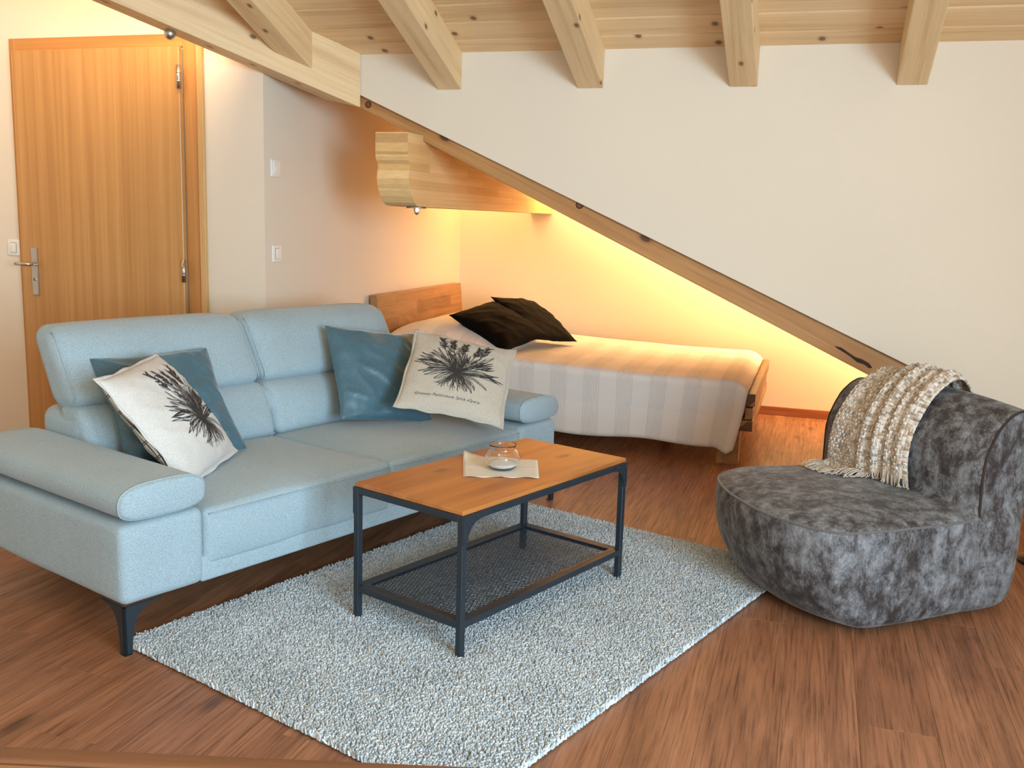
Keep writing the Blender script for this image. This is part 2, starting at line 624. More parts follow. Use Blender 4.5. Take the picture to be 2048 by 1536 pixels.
x0_, x1_ = -2.52, 2.0
def zr(x_): return 1.824 - CS * (x_ + 2.22)
V = [(x0_, 4.49, zr(x0_)), (x0_, 4.63, zr(x0_)), (x0_, 4.63, zr(x0_) + .165), (x0_, 4.49, zr(x0_) + .165),
     (x1_, 4.49, zr(x1_)), (x1_, 4.63, zr(x1_)), (x1_, 4.63, zr(x1_) + .165), (x1_, 4.49, zr(x1_) + .165)]
sr_ = solid_world('slanted_rafter', V, BOXF, (1, 0, -CS), M['pine_old'], bev=0.003)
tag(sr_, 'amber pine rafter slanting down along the white panel above the bed', 'beam')
# knots and the resin scar standing in the slanted rafter's face
M['knot'] = plain('brown_knot', srgb(120, 72, 38), 0.6)
M['knot_ring'] = plain('dark_knot_ring', srgb(52, 28, 14), 0.7)


def face_patch(name, pts, mat, y_):
    bm = bmesh.new()
    bv = [bm.verts.new((p[0], y_, p[1])) for p in pts]
    bm.faces.new(bv)
    o = from_bm(name, bm, mat)
    o.parent = sr_
    o.matrix_parent_inverse = sr_.matrix_world.inverted()
    return o


for kx, kz, kr_ in ((-1.085, 0.083, .019), (-2.175, .035, .017), (-1.455, .10, .014)):
    ring_p = [(kx + math.cos(2 * math.pi * j / 18) * kr_ * (1 + .07 * math.sin(3 * j)), zr(kx) + kz + math.sin(2 * math.pi * j / 18) * kr_) for j in range(18)]
    face_patch('knot', ring_p, M['knot_ring'], 4.4894)
    face_patch('knot', [(kx + (a_ - kx) * .72, zr(kx) + kz + (b_ - zr(kx) - kz) * .72) for a_, b_ in ring_p], M['knot'], 4.4888)
scar = [(0.0, .050), (.03, .058), (.06, .052), (.09, .048), (.12, .054), (.15, .052), (.165, .040), (.15, .030), (.13, .036), (.10, .030), (.07, .038), (.04, .042), (.01, .044)]
face_patch('resin_scar', [(.10 + a_, zr(.10 + a_) + b_) for a_, b_ in scar], M['knot_ring'], 4.4894)


def glulam():
    t = NT('glued_laminated_pine')
    tc = t.add('ShaderNodeTexCoord')
    mp = t.add('ShaderNodeMapping')
    mp.inputs['Rotation'].default_value = (math.pi / 2, 0, math.pi / 2)
    sepx = t.add('ShaderNodeSeparateXYZ')
    t.lk(tc.outputs['Object'], sepx.inputs[0])
    cb = t.add('ShaderNodeCombineXYZ')
    t.lk(sepx.outputs['Y'], cb.inputs['X'])
    t.lk(sepx.outputs['Z'], cb.inputs['Y'])
    br = t.add('ShaderNodeTexBrick', Scale=1.0, Mortar__Size=0.0006, Brick__Width=0.55, Row__Height=0.042, Bias=0.0)
    br.inputs['Color1'].default_value = srgb(246, 208, 150)
    br.inputs['Color2'].default_value = srgb(226, 182, 120)
    br.inputs['Mortar'].default_value = srgb(204, 160, 106)
    t.lk(cb.outputs[0], br.inputs['Vector'])
    v = t.coord((14, 1.0, 60), False)
    n1 = t.noise(v, 1.0, 4, 0.6)
    c = t.mix(0.6, br.outputs[0], t.ramp(n1, [(0.3, (0.78, 0.72, 0.66)), (0.65, (1, 1, 1))]), 'MULTIPLY')
    vo = t.add('ShaderNodeTexVoronoi', Scale=1.0)
    vk = t.coord((4, 5, 14), False)
    t.lk(vk, vo.inputs['Vector'])
    sep = t.add('ShaderNodeSeparateColor')
    t.lk(vo.outputs['Color'], sep.inputs[0])
    gt = t.add('ShaderNodeMath', _operation='GREATER_THAN')
    gt.inputs[1].default_value = 0.5
    t.lk(sep.outputs[0], gt.inputs[0])
    mu = t.add('ShaderNodeMath', _operation='MULTIPLY')
    t.lk(gt.outputs[0], mu.inputs[0])
    t.lk(t.ramp(vo.outputs['Distance'], [(0, (1, 1, 1)), (0.05, (0.8, 0.8, 0.8)), (0.11, (0, 0, 0))]), mu.inputs[1])
    c = t.mix(mu.outputs[0], c, srgb(128, 80, 44))
    t.col(c)
    return t.set(Roughness=0.55)


M['glulam'] = glulam()
prof = [(4.300, 1.690), (4.300, 1.600), (4.301, 1.578), (4.310, 1.562), (4.328, 1.545), (4.331, 1.530), (4.322, 1.505), (4.318, 1.480),
        (4.324, 1.450), (4.340, 1.420), (4.362, 1.393), (4.392, 1.366), (4.425, 1.352), (4.47, 1.349)]
pur = empty('carved_purlin', (-1.962, 4.30, 1.349))
tag(pur, 'laminated pine purlin end with carved nose sticking out under the slanted rafter', 'beam')
pb_ = prism('beam_body', [(a_ - 4.30, b_ - 1.349) for a_, b_ in prof] + [(YB - 4.30, 0), (YB - 4.30, .341), (.332, .341), (.332, .315), (.188, .315), (.188, .341)], 'x', -.083, .083, M['glulam'], pur)
bm = bmesh.new()
bmesh.ops.create_cone(bm, segments=24, radius1=.052, radius2=.05, depth=.008, cap_ends=True, matrix=Matrix.Translation((0.055, .185, -.004)))
o = from_bm('washer', bm, M['steel'], pur)
bm = bmesh.new()
bmesh.ops.create_cone(bm, segments=6, radius1=.015, radius2=.015, depth=.016, cap_ends=True, matrix=Matrix.Translation((0.055, .185, -.016)))
bmesh.ops.create_uvsphere(bm, u_segments=14, v_segments=8, radius=.0125, matrix=Matrix.Translation((0.055, .185, -.027)))
from_bm('cap_nut', bm, M['steel'], pur)

# ---- baseboard on the alcove's rear wall
M['base_wood'] = wood('reddish_skirting', srgb(176, 106, 56), srgb(158, 90, 46), srgb(130, 70, 34), (0.8, 20, 20), knots=False, rough=0.4)
tag(box('baseboard_back', XL, 2.0, YB - .014, YB, 0.0, .06, M['base_wood'], bev=.003), kind='structure')
tag(box('baseboard_left', XL, XL + .014, YD + .02, YB - .014, 0.0, .06, M['base_wood'], bev=.003), kind='structure')

# ---- door
M['door'] = wood('honey_veneer', srgb(206, 154, 94), srgb(194, 142, 82), srgb(180, 127, 70), (0.35, 26, 26), knots=False, rough=0.4, bump=0.05, ring=0.6, var=0.02)
M['frame'] = wood('honey_frame', srgb(206, 148, 84), srgb(194, 134, 72), srgb(178, 118, 60), (0.5, 20, 20), knots=False, rough=0.4, bump=0.05, ring=0.6, var=0.02)
M['frame_edge'] = wood('pale_frame_edge', srgb(226, 182, 124), srgb(214, 168, 108), srgb(196, 150, 92), (0.5, 20, 20), knots=False, rough=0.45, var=0.02)
door = empty('door_1', (-3.5, YD, 0))
tag(door, kind='structure')


def upright(name, x0, x1, y0, y1, z0, z1, mat, parent, bev=0.002):
    """vertical board whose grain runs up"""
    L_ = z1 - z0
    bm = bmesh.new()
    bm_box(bm, 0, L_, y0 - YD, y1 - YD, -(x1 - x0) / 2, (x1 - x0) / 2, bev, 1)
    o = from_bm(name, bm, mat, parent)
    o.rotation_euler = (0, -math.pi / 2, 0)
    o.location = ((x0 + x1) / 2 + 3.5, 0, z0)
    return o


upright('door_jamb', -4.085, -4.048, YD - .012, YD, 0, 2.143, M['frame'], door)
upright('door_jamb', -3.032, -2.952, YD - .012, YD, 0, 2.143, M['frame'], door)
upright('door_casing', -2.952, -2.919, YD - .022, YD, 0, 2.143, M['frame_edge'], door)
o = box('door_head', -4.048 + 3.5, -3.032 + 3.5, -.012, 0, 2.082, 2.143, M['frame'], door, .002)
leaf = upright('door_leaf', -4.048, -3.034, YD - .042, YD - .012, 0.006, 2.080, M['door'], door, .003)
# handle set
hp = box('handle_plate', -3.976 + 3.5, -3.936 + 3.5, -.052, -.042, .828, 1.077, M['steel'], door, .003)
lev = tube('lever', [(-.452, -.05, .992), (-.452, -.088, .992), (-.462, -.098, .992), (-.50, -.101, .992), (-.532, -.103, .992)], [.009, .009, .0095, .009, .008], M['steel'], door, 10)
tube('lever_spindle', [(-.452, -.05, .992), (-.425, -.085, .991), (-.395, -.092, .991)], [.008, .006, .005], M['steel'], door, 8)
bm = bmesh.new()
bmesh.ops.create_cone(bm, segments=18, radius1=.0085, radius2=.0085, depth=.006, cap_ends=True, matrix=Matrix.Translation((-.456, -.054, .912)) @ Matrix.Rotation(math.pi / 2, 4, 'X'))
cyl = from_bm('lock_cylinder', bm, M['steel'], door)
box('keyhole', -.4585, -.4535, -.0578, -.0565, .906, .918, M['dark_gap'], cyl)
for hz in (1.935, 0.995, 0.25):
    h_ = tube('hinge', [(.468, -.047, hz - .055), (.468, -.047, hz + .055)], .0115, M['steel'], door, 12)
    for dz in (-.02, .02):
        tube('hinge_ring', [(.468, -.047, hz + dz - .003), (.468, -.047, hz + dz + .003)], .0128, M['steel'], h_, 12)
    tube('hinge_tip', [(.468, -.047, hz + .055), (.468, -.047, hz + .066)], [.007, .004], M['steel'], h_, 10)

# ---- wall switches
def wall_switch(name, label, loc, rz, style):
    e = empty(name, loc, rz)
    tag(e, label, 'switch' if style != 'thermo' else 'thermostat', None)
    rbox('cover_plate', (-.042, -.009, -.042), (.042, 0, .042), .004, M['white_plastic'], e, (2, 1, 2), 2)
    if style == 'thermo':
        rbox('control_panel', (-.026, -.013, -.03), (.026, -.008, .03), .002, M['white_plastic'], e, (2, 1, 2), 2)
        lathe_ = bmesh.new()
        bmesh.ops.create_cone(lathe_, segments=24, radius1=.012, radius2=.011, depth=.005, cap_ends=True, matrix=Matrix.Translation((0, -.0145, -.005)) @ Matrix.Rotation(math.pi / 2, 4, 'X'))
        from_bm('dial', lathe_, M['white_plastic'], e)
    else:
        box('recess', -.0195, .0195, -.0094, -.0088, -.027, .027, M['dark_gap'], e)
        rbox('rocker', (-.018, -.0135, -.0255), (.018, -.009, .0255), .002, M['white_plastic'], e, (2, 1, 2), 2)
    return e


wall_switch('light_switch', 'white light switch on the wall beside the door handle', (-4.128, YD, 1.071), 0, 'sw')
wall_switch('light_switch', 'white rocker light switch below the thermostat by the alcove corner', (XL, 4.314, 1.097), -math.pi / 2 + math.pi, 'sw')
wall_switch('thermostat', 'white square thermostat on the alcove wall above a light switch', (XL, 4.31, 1.515), -math.pi / 2 + math.pi, 'thermo')

# ---- spot lamp on the rear of the valley beam, lighting the wall over the door
sp = empty('spot_lamp', (-2.815, 3.815, 2.07))
tag(sp, 'small steel ball spot lamp on the valley beam above the door', 'lamp')
bm = bmesh.new()
bmesh.ops.create_uvsphere(bm, u_segments=24, v_segments=14, radius=.026, matrix=Matrix.Translation((0, 0, -.004)))
from_bm('ball_head', bm, M['steel'], sp, True)
tube('stem', [(0, 0, .01), (.015, -.01, .07)], .006, M['steel'], sp, 8)

# ---- warm LED strips: along the alcove's rear wall under the ceiling, and behind the valley beam
def led(name, label, p0, p1, target, width, power, color):
    p0, p1 = Vector(p0), Vector(p1)
    mid = (p0 + p1) / 2
    L_ = (p1 - p0).length
    e = empty(name, mid)
    tag(e, label, 'light strip')
    d = bpy.data.lights.new(name + '_light', 'AREA')
    d.shape = 'RECTANGLE'; d.size = L_; d.size_y = width
    d.energy = power; d.color = color
    o = bpy.data.objects.new(name + '_light', d)
    COL.objects.link(o)
    x_ = (p1 - p0).normalized()
    z_ = -(Vector(target)).normalized()
    z_ = (z_ - x_ * z_.dot(x_)).normalized()
    y_ = z_.cross(x_)
    m = Matrix((x_, y_, z_)).transposed().to_4x4()
    m.translation = mid - z_ * 0.012
    o.matrix_world = m
    bm = bmesh.new()
    bm_box(bm, -L_ / 2, L_ / 2, -.012, .012, 0.0, .012)
    prof_ = from_bm('aluminium_channel', bm, M['steel'])
    m2 = m.copy(); m2.translation = Vector((0, 0, 0))
    prof_.matrix_local = m2
    prof_.parent = e
    return o


M['steel_w'] = M['steel']
led('led_strip', 'warm LED strip along the alcove wall under the sloping ceiling', (-1.84, YB - .30, z_cross(-1.84) - .035), (1.75, YB - .30, z_cross(1.75) - .035), (0, 0.25, -1), .03, 50, (1.0, 0.655, 0.30))
led('led_strip', 'warm LED strip along the alcove wall between corner and purlin', (-2.57, YB - .30, z_cross(-2.57) - .035), (-2.08, YB - .30, z_cross(-2.08) - .035), (0, 0.25, -1), .03, 15, (1.0, 0.60, 0.22))
ra = E0 + rear + D * 0.45 + Vector((0, 0, .12)) + rear * .12
rb_ = E0 + rear + D * 1.9 + Vector((0, 0, .12)) + rear * .12
led('led_strip', 'warm LED strip hidden behind the valley beam over the door', ra, rb_, (-.6, .9, .1), .03, 22, (1.0, 0.78, 0.50))
# ================================================================ SOFA
SA = math.radians(70.3)
SO = Vector((-1.849, 2.215, 0))
M['sofa'] = fabric('light_blue_chenille', srgb(182, 199, 206), srgb(140, 163, 173), 430, 0.5, 0.25, 2.6, cloud_amt=0.10)
M['sofa_back'] = M['sofa']
sofa = empty('sofa', SO, SA)
tag(sofa, 'light blue fabric two-seat sofa with flip-up headrests and black angled legs', 'sofa')
LS = 2.21
rs = np.random.default_rng(5)


def soft(amp=0.004, seed=0):
    def f(p):
        v = Vector((p[0] * 4 + seed, p[1] * 4, p[2] * 4))
        return amp * noise.noise(v)
    return f


rbox('seat_frame', (.27, .004, .150), (LS - .27, .93, .235), .012, M['sofa'], sofa, (10, 6, 2))


def arm(s0, s1):
    a = rbox('arm_body', (s0, 0, .150), (s1, .95, .394), .028, M['sofa'], sofa, (5, 12, 4), deform=lambda p, q: p + np.array([0, 0, soft(.004, 3)(p)]))
    # pad: flattened roll lying on the arm, a little proud of its sides
    prof_ = []
    n_ = 28
    for j in range(n_):
        t_ = 2 * math.pi * j / n_
        cx, cz = math.cos(t_), math.sin(t_)
        # super-ellipse, flatter underneath
        ex = math.copysign(abs(cx) ** 0.62, cx)
        ez = math.copysign(abs(cz) ** (0.75 if cz > 0 else 0.55), cz)
        prof_.append((ex, ez))
    V, F = [], []
    st = [(-.010, .80), (-.006, .93), (.004, .99), (.02, 1.0), (.2, 1.0), (.45, 1.0), (.7, 1.0), (.88, 1.0), (.95, .97), (.97, .85)]
    c_s, hw = (s0 + s1) / 2, (s1 - s0) / 2 + .003
    for d_, k_ in st:
        lift = 0.0
        for ex, ez in prof_:
            V.append((c_s + ex * hw * (1 - (1 - k_) * .5) + .012 * max(0, ez) * (0.5 if s0 < 1 else -0.5), d_, .458 + ez * .055 * k_ + lift))
    m_ = len(st)
    for i_ in range(m_ - 1):
        for j in range(n_):
            F.append((i_ * n_ + j, (i_ + 1) * n_ + j, (i_ + 1) * n_ + (j + 1) % n_, i_ * n_ + (j + 1) % n_))
    F.append(tuple(range(n_)))
    F.append(tuple((m_ - 1) * n_ + j for j in range(n_))[::-1])
    pad = mesh('arm_pad', V, F, M['sofa'], sofa, True)
    ring_ = [(V[2 * n_ + j][0], V[2 * n_ + j][1] + .001, V[2 * n_ + j][2]) for j in range(n_)]
    tube('piping', ring_ + [ring_[0]], .0026, M['sofa'], pad, 6, False)


arm(0.0, .285)
arm(LS - .285, LS)

for k_ in (0, 1):
    s0 = .286 + k_ * .8195
    s1 = s0 + .8185

    def seat_def(p, q):
        x_, y_, z_ = q
        p = p.copy()
        crown = (1 - (2 * x_ - 1) ** 4) * (1 - (2 * y_ - 1) ** 4)
        if z_ > .5:
            p[2] += .022 * crown + .006 * noise.noise(Vector((p[0] * 3.3, p[1] * 3.3, 2.0)))
        if y_ < .1:
            p[1] -= .012 * math.sin(math.pi * min(1, max(0, z_))) * (1 - (2 * x_ - 1) ** 4)
            p[1] += .006 * noise.noise(Vector((p[0] * 5, 1.0, p[2] * 5)))
        return p
    c_ = rbox('seat_cushion', (s0, .0, .200), (s1, .70, .385), .022, M['sofa'], sofa, (16, 14, 5), deform=seat_def)
    tube('piping', [(s0 + .012 + (s1 - s0 - .024) * t_ / 14, -.003 - .006 * (1 - (2 * t_ / 14 - 1) ** 4), .370) for t_ in range(15)], .0025, M['sofa'], c_, 6)

# back shell and cushions
rbox('back_shell', (.285, .70, .150), (LS - .285, 1.0, .580), .05, M['sofa'], sofa, (10, 4, 6))
for k_ in (0, 1):
    s0 = .288 + k_ * .8185
    s1 = s0 + .8165

    def low_def(p, q):
        p = p.copy()
        x_, y_, z_ = q
        bul = (1 - (2 * x_ - 1) ** 4)
        p[1] += .085 * z_ ** 1.5
        if y_ < .5:
            p[1] -= .03 * bul * math.sin(math.pi * z_) ** .8
            p[1] += .004 * noise.noise(Vector((p[0] * 4, 7.0, p[2] * 4)))
        return p
    rbox('lower_back_cushion', (s0, .648, .385), (s1, .80, .602), .035, M['sofa'], sofa, (14, 4, 8), deform=low_def)

    def head_def(p, q):
        p = p.copy()
        x_, y_, z_ = q
        bul = (1 - (2 * x_ - 1) ** 6)
        p[1] += .150 * z_ + (.0 if y_ < .5 else .0)
        if y_ < .5:
            p[1] -= .028 * bul * math.sin(math.pi * z_) ** .7
        if z_ > .6:
            p[2] += .010 * bul
        p[2] -= .035 * y_ * (1 - z_)
        p[1] += .004 * noise.noise(Vector((p[0] * 4, 3.0, p[2] * 4)))
        return p
    o_ = -.014 if k_ == 0 else 0
    o1 = .014 if k_ == 1 else 0
    h_ = rbox('headrest', (s0 + o_, .722, .605), (s1 + o1, .885, .868), .052, M['sofa'], sofa, (14, 4, 8), deform=head_def)
    for s_ in (s0 + o_ + .016, s1 + o1 - .016):
        pth = []
        for t_ in range(13):
            z_ = .05 + .9 * t_ / 12
            pth.append((s_, .722 + .150 * z_ + .010 + .05 * max(0, (z_ - .82) / .18) ** 2 * .6 + .03 * max(0, (.15 - z_) / .15) ** 2, .605 + .263 * z_))
        tube('seam', pth, .0028, M['sofa'], h_, 6)


# black bracket legs
def bracket(sx, sy, cs, cd):
    """sx, sy: directions (+1/-1) from the outer corner (cs, cd) along s and d"""
    pf = [(0, 0), (.024, 0), (.029, .06), (.036, .095), (.05, .122), (.075, .14), (.125, .150), (0, .150)]
    bm = bmesh.new()
    for ax_ in (0, 1):
        A, B = [], []
        for (a_, z_) in pf:
            if ax_ == 0:
                A.append(bm.verts.new((cs + sx * a_, cd, z_)))
                B.append(bm.verts.new((cs + sx * a_, cd + sy * .008, z_)))
            else:
                A.append(bm.verts.new((cs, cd + sy * a_, z_)))
                B.append(bm.verts.new((cs + sx * .008, cd + sy * a_, z_)))
        bm.faces.new(A); bm.faces.new(B[::-1])
        for i_ in range(len(pf)):
            j_ = (i_ + 1) % len(pf)
            bm.faces.new((A[i_], A[j_], B[j_], B[i_]))
    leg = from_bm('leg', bm, M['iron'], sofa)
    box('foot_glide', min(cs, cs + sx * .024), max(cs, cs + sx * .024), min(cd, cd + sy * .024), max(cd, cd + sy * .024), 0, .006, M['iron'], leg)


bracket(1, 1, .002, .002)
bracket(-1, 1, LS - .002, .002)
bracket(1, -1, .002, .945)
bracket(-1, -1, LS - .002, .945)

# ================================================================ CUSHIONS
def wr(u_, v_, s):
    rd = 1 - abs(noise.noise(Vector((u_ * 1.6 + v_ * 2.2 + s, v_ * .9 - u_ * .5, s * .7)))) * 2.2
    return (.45 * max(0, rd) ** 3 + noise.noise(Vector((u_ * 2.1 + s, v_ * 2.1, s * 1.7))) * .5 + noise.noise(Vector((u_ * 5 + s, v_ * 5, 3.1 + s))) * .22)


class Cushion:
    def __init__(s, name, label, L, T, pos, yaw, tilt, roll, mat, group, seed, flange=0.0, back_mat=None, wrinkle=.012, pinch=.05):
        s.L, s.T, s.seed, s.w, s.pinch = L, T, seed, wrinkle, pinch
        x_ = Vector((math.cos(yaw), math.sin(yaw), 0)); bk = Vector((-math.sin(yaw), math.cos(yaw), 0))
        up_ = Vector((0, 0, 1)) * math.cos(tilt) + bk * math.sin(tilt)
        X_ = x_ * math.cos(roll) + up_ * math.sin(roll)
        U_ = up_ * math.cos(roll) - x_ * math.sin(roll)
        Y_ = U_.cross(X_)
        m = Matrix((X_, Y_, U_)).transposed().to_4x4()
        m.translation = Vector(pos)
        s.root = empty(name)
        s.root.matrix_world = m
        tag(s.root, label, 'cushion', group)
        N = 44
        for side, nm, mt in ((-1, 'front_cover', mat), (1, 'back_cover', back_mat or mat)):
            V, F = [], []
            ts = [math.sin(math.pi / 2 * (2 * i_ / N - 1)) * .35 + (2 * i_ / N - 1) * .65 for i_ in range(N + 1)]
            for v_ in ts:
                for u_ in ts:
                    V.append(s.pt(u_, v_, side))
            for i_ in range(N):
                for j_ in range(N):
                    a_ = i_ * (N + 1) + j_
                    q = (a_, a_ + 1, a_ + N + 2, a_ + N + 1)
                    F.append(q if side < 0 else q[::-1])
            o = mesh(nm, V, F, mt, s.root, True)
        # seam round the edge
        per = []
        for k_ in range(4):
            for i_ in range(20):
                t_ = -1 + 2 * i_ / 20
                per.append([(t_, -1), (1, t_), (-t_, 1), (-1, -t_)][k_])
        pth = [s.pt(u_, v_, -1) for u_, v_ in per]
        if flange > 0:
            V, F = [], []
            for (u_, v_), p in zip(per, pth):
                f_ = flange * (1 + .25 * math.sin(u_ * 9 + v_ * 7 + seed))
                V.append(p)
                V.append((p[0] + u_ * f_ * (1 if abs(u_) > .98 else .2), p[1] + .004 * math.sin(13 * u_ + 11 * v_ + seed), p[2] + v_ * f_ * (1 if abs(v_) > .98 else .2)))
            n_ = len(per)
            for i_ in range(n_):
                j_ = (i_ + 1) % n_
                F.append((2 * i_, 2 * j_, 2 * j_ + 1, 2 * i_ + 1))
            o = mesh('flange', V, F, mat, s.root, True)
            sm = o.modifiers.new('solid', 'SOLIDIFY'); sm.thickness = .003; sm.offset = 0
        tube('edge_seam', pth + [pth[0]], .0026, mat, s.root, 6, False)

    def pt(s, u_, v_, side, eps=0.0):
        h = s.L / 2
        pu = 1 - s.pinch * (1 - v_ * v_) * (1 + .3 * math.sin(s.seed + 3 * v_))
        pv = 1 - s.pinch * (1 - u_ * u_) * (1 + .3 * math.cos(s.seed + 3 * u_))
        e = max(0.0, (1 - u_ ** 2) * (1 - v_ ** 2))
        t_ = s.T * e ** .48
        wv = s.w * wr(u_, v_, s.seed * 2.3 + side) * min(1, e * 5)
        # pleats running out of the corners
        a = abs(u_) * abs(v_)
        wv += .35 * s.w * math.sin(9 * (u_ - v_) + s.seed) * a ** 3 * min(1, e * 6)
        return (u_ * h * pu, side * (t_ + wv + eps), v_ * h * pv)


M['teal_velvet'] = fabric('teal_velvet', srgb(84, 120, 134), srgb(68, 102, 118), 240, 0.12, 0.6, 3.5, rough=0.42, cloud_amt=0.3, sheen_tint=(0.62, 0.86, 0.95, 1))
M['linen'] = fabric('natural_linen', srgb(208, 200, 186), srgb(182, 172, 156), 380, 0.35, 0.1, 3.0, rough=0.9, cloud_amt=0.06)
M['linen_white'] = fabric('pale_linen', srgb(224, 220, 214), srgb(202, 197, 190), 380, 0.35, 0.1, 3.0, rough=0.9, cloud_amt=0.06)
M['black_velvet'] = fabric('black_brown_velvet', srgb(12, 6, 5), srgb(8, 4, 3), 260, 0.1, 0.0, 3.0, rough=0.7, cloud_amt=0.3, sheen_tint=(0.9, 0.6, 0.45, 1))
M['black_velvet'].node_tree.nodes['Principled BSDF'].inputs['Specular IOR Level'].default_value = 0.08


def tartan():
    t = NT('checked_cotton')
    tc = t.add('ShaderNodeTexCoord')
    sp_ = t.add('ShaderNodeSeparateXYZ')
    t.lk(tc.outputs['Object'], sp_.inputs[0])
    acc = None
    for ax_ in 'XZ':
        for ph, wd_ in ((0.0, .06), (.10, .05)):
            m1 = t.add('ShaderNodeMath', _operation='MULTIPLY_ADD'); m1.inputs[1].default_value = 16; m1.inputs[2].default_value = ph + .3
            t.lk(sp_.outputs[ax_], m1.inputs[0])
            fr = t.add('ShaderNodeMath', _operation='FRACT'); t.lk(m1.outputs[0], fr.inputs[0])
            ls = t.add('ShaderNodeMath', _operation='LESS_THAN'); ls.inputs[1].default_value = wd_
            t.lk(fr.outputs[0], ls.inputs[0])
            if acc is None: acc = ls.outputs[0]
            else:
                mx = t.add('ShaderNodeMath', _operation='MAXIMUM')
                t.lk(acc, mx.inputs[0]); t.lk(ls.outputs[0], mx.inputs[1]); acc = mx.outputs[0]
    t.col(t.mix(acc, srgb(206, 196, 182), srgb(70, 62, 60)))
    return t.set(Roughness=0.9)


M['tartan'] = tartan()
gs = 'cushions on the sofa'
cA = Cushion('sofa_cushion', 'teal velvet cushion leaning on the headrest behind a white printed cushion', .45, .062, (-2.237, 2.971, .590), math.radians(61.9), math.radians(39.1), math.radians(1.1), M['teal_velvet'], gs, 1.3, wrinkle=.02)
cB = Cushion('sofa_cushion', 'white linen cushion with black plant print propped against the armrest', .45, .082, (-2.084, 2.776, .590), math.radians(101.8), math.radians(38.6), math.radians(3.5), M['linen_white'], gs, 2.9, flange=.010, back_mat=M['tartan'], wrinkle=.012)
cC = Cushion('sofa_cushion', 'teal velvet cushion standing between the headrest and a beige printed cushion', .45, .062, (-1.822, 3.885, .603), math.radians(58.5), math.radians(34.5), math.radians(-9.0), M['teal_velvet'], gs, 4.1, wrinkle=.022)
cD = Cushion('sofa_cushion', 'beige linen cushion with black plant print and lettering leaning on the far armrest', .45, .055, (-1.446, 3.872, .622), math.radians(30.1), math.radians(51.2), math.radians(-16.1), M['linen'], gs, 5.2, flange=.008, wrinkle=.008)
gb = 'dark cushions on the bed'
cE = Cushion('bed_cushion', 'black velvet cushion lying over another one on the bedspread', .45, .070, (-1.847, 5.661, .655), math.radians(54.7), math.radians(64.7), math.radians(18.8), M['black_velvet'], gb, 6.6, wrinkle=.014)
cF = Cushion('bed_cushion', 'black velvet cushion half hidden under the other dark cushion on the bed', .45, .060, (-1.719, 6.0, .668), math.radians(78.5), math.radians(58.3), math.radians(-12.0), M['black_velvet'], gb, 7.7, wrinkle=.014)

# ---- botanical print on the two linen cushions: flat ink shapes following the cloth
M['ink'] = plain('black_ink', srgb(52, 47, 45), 0.9)


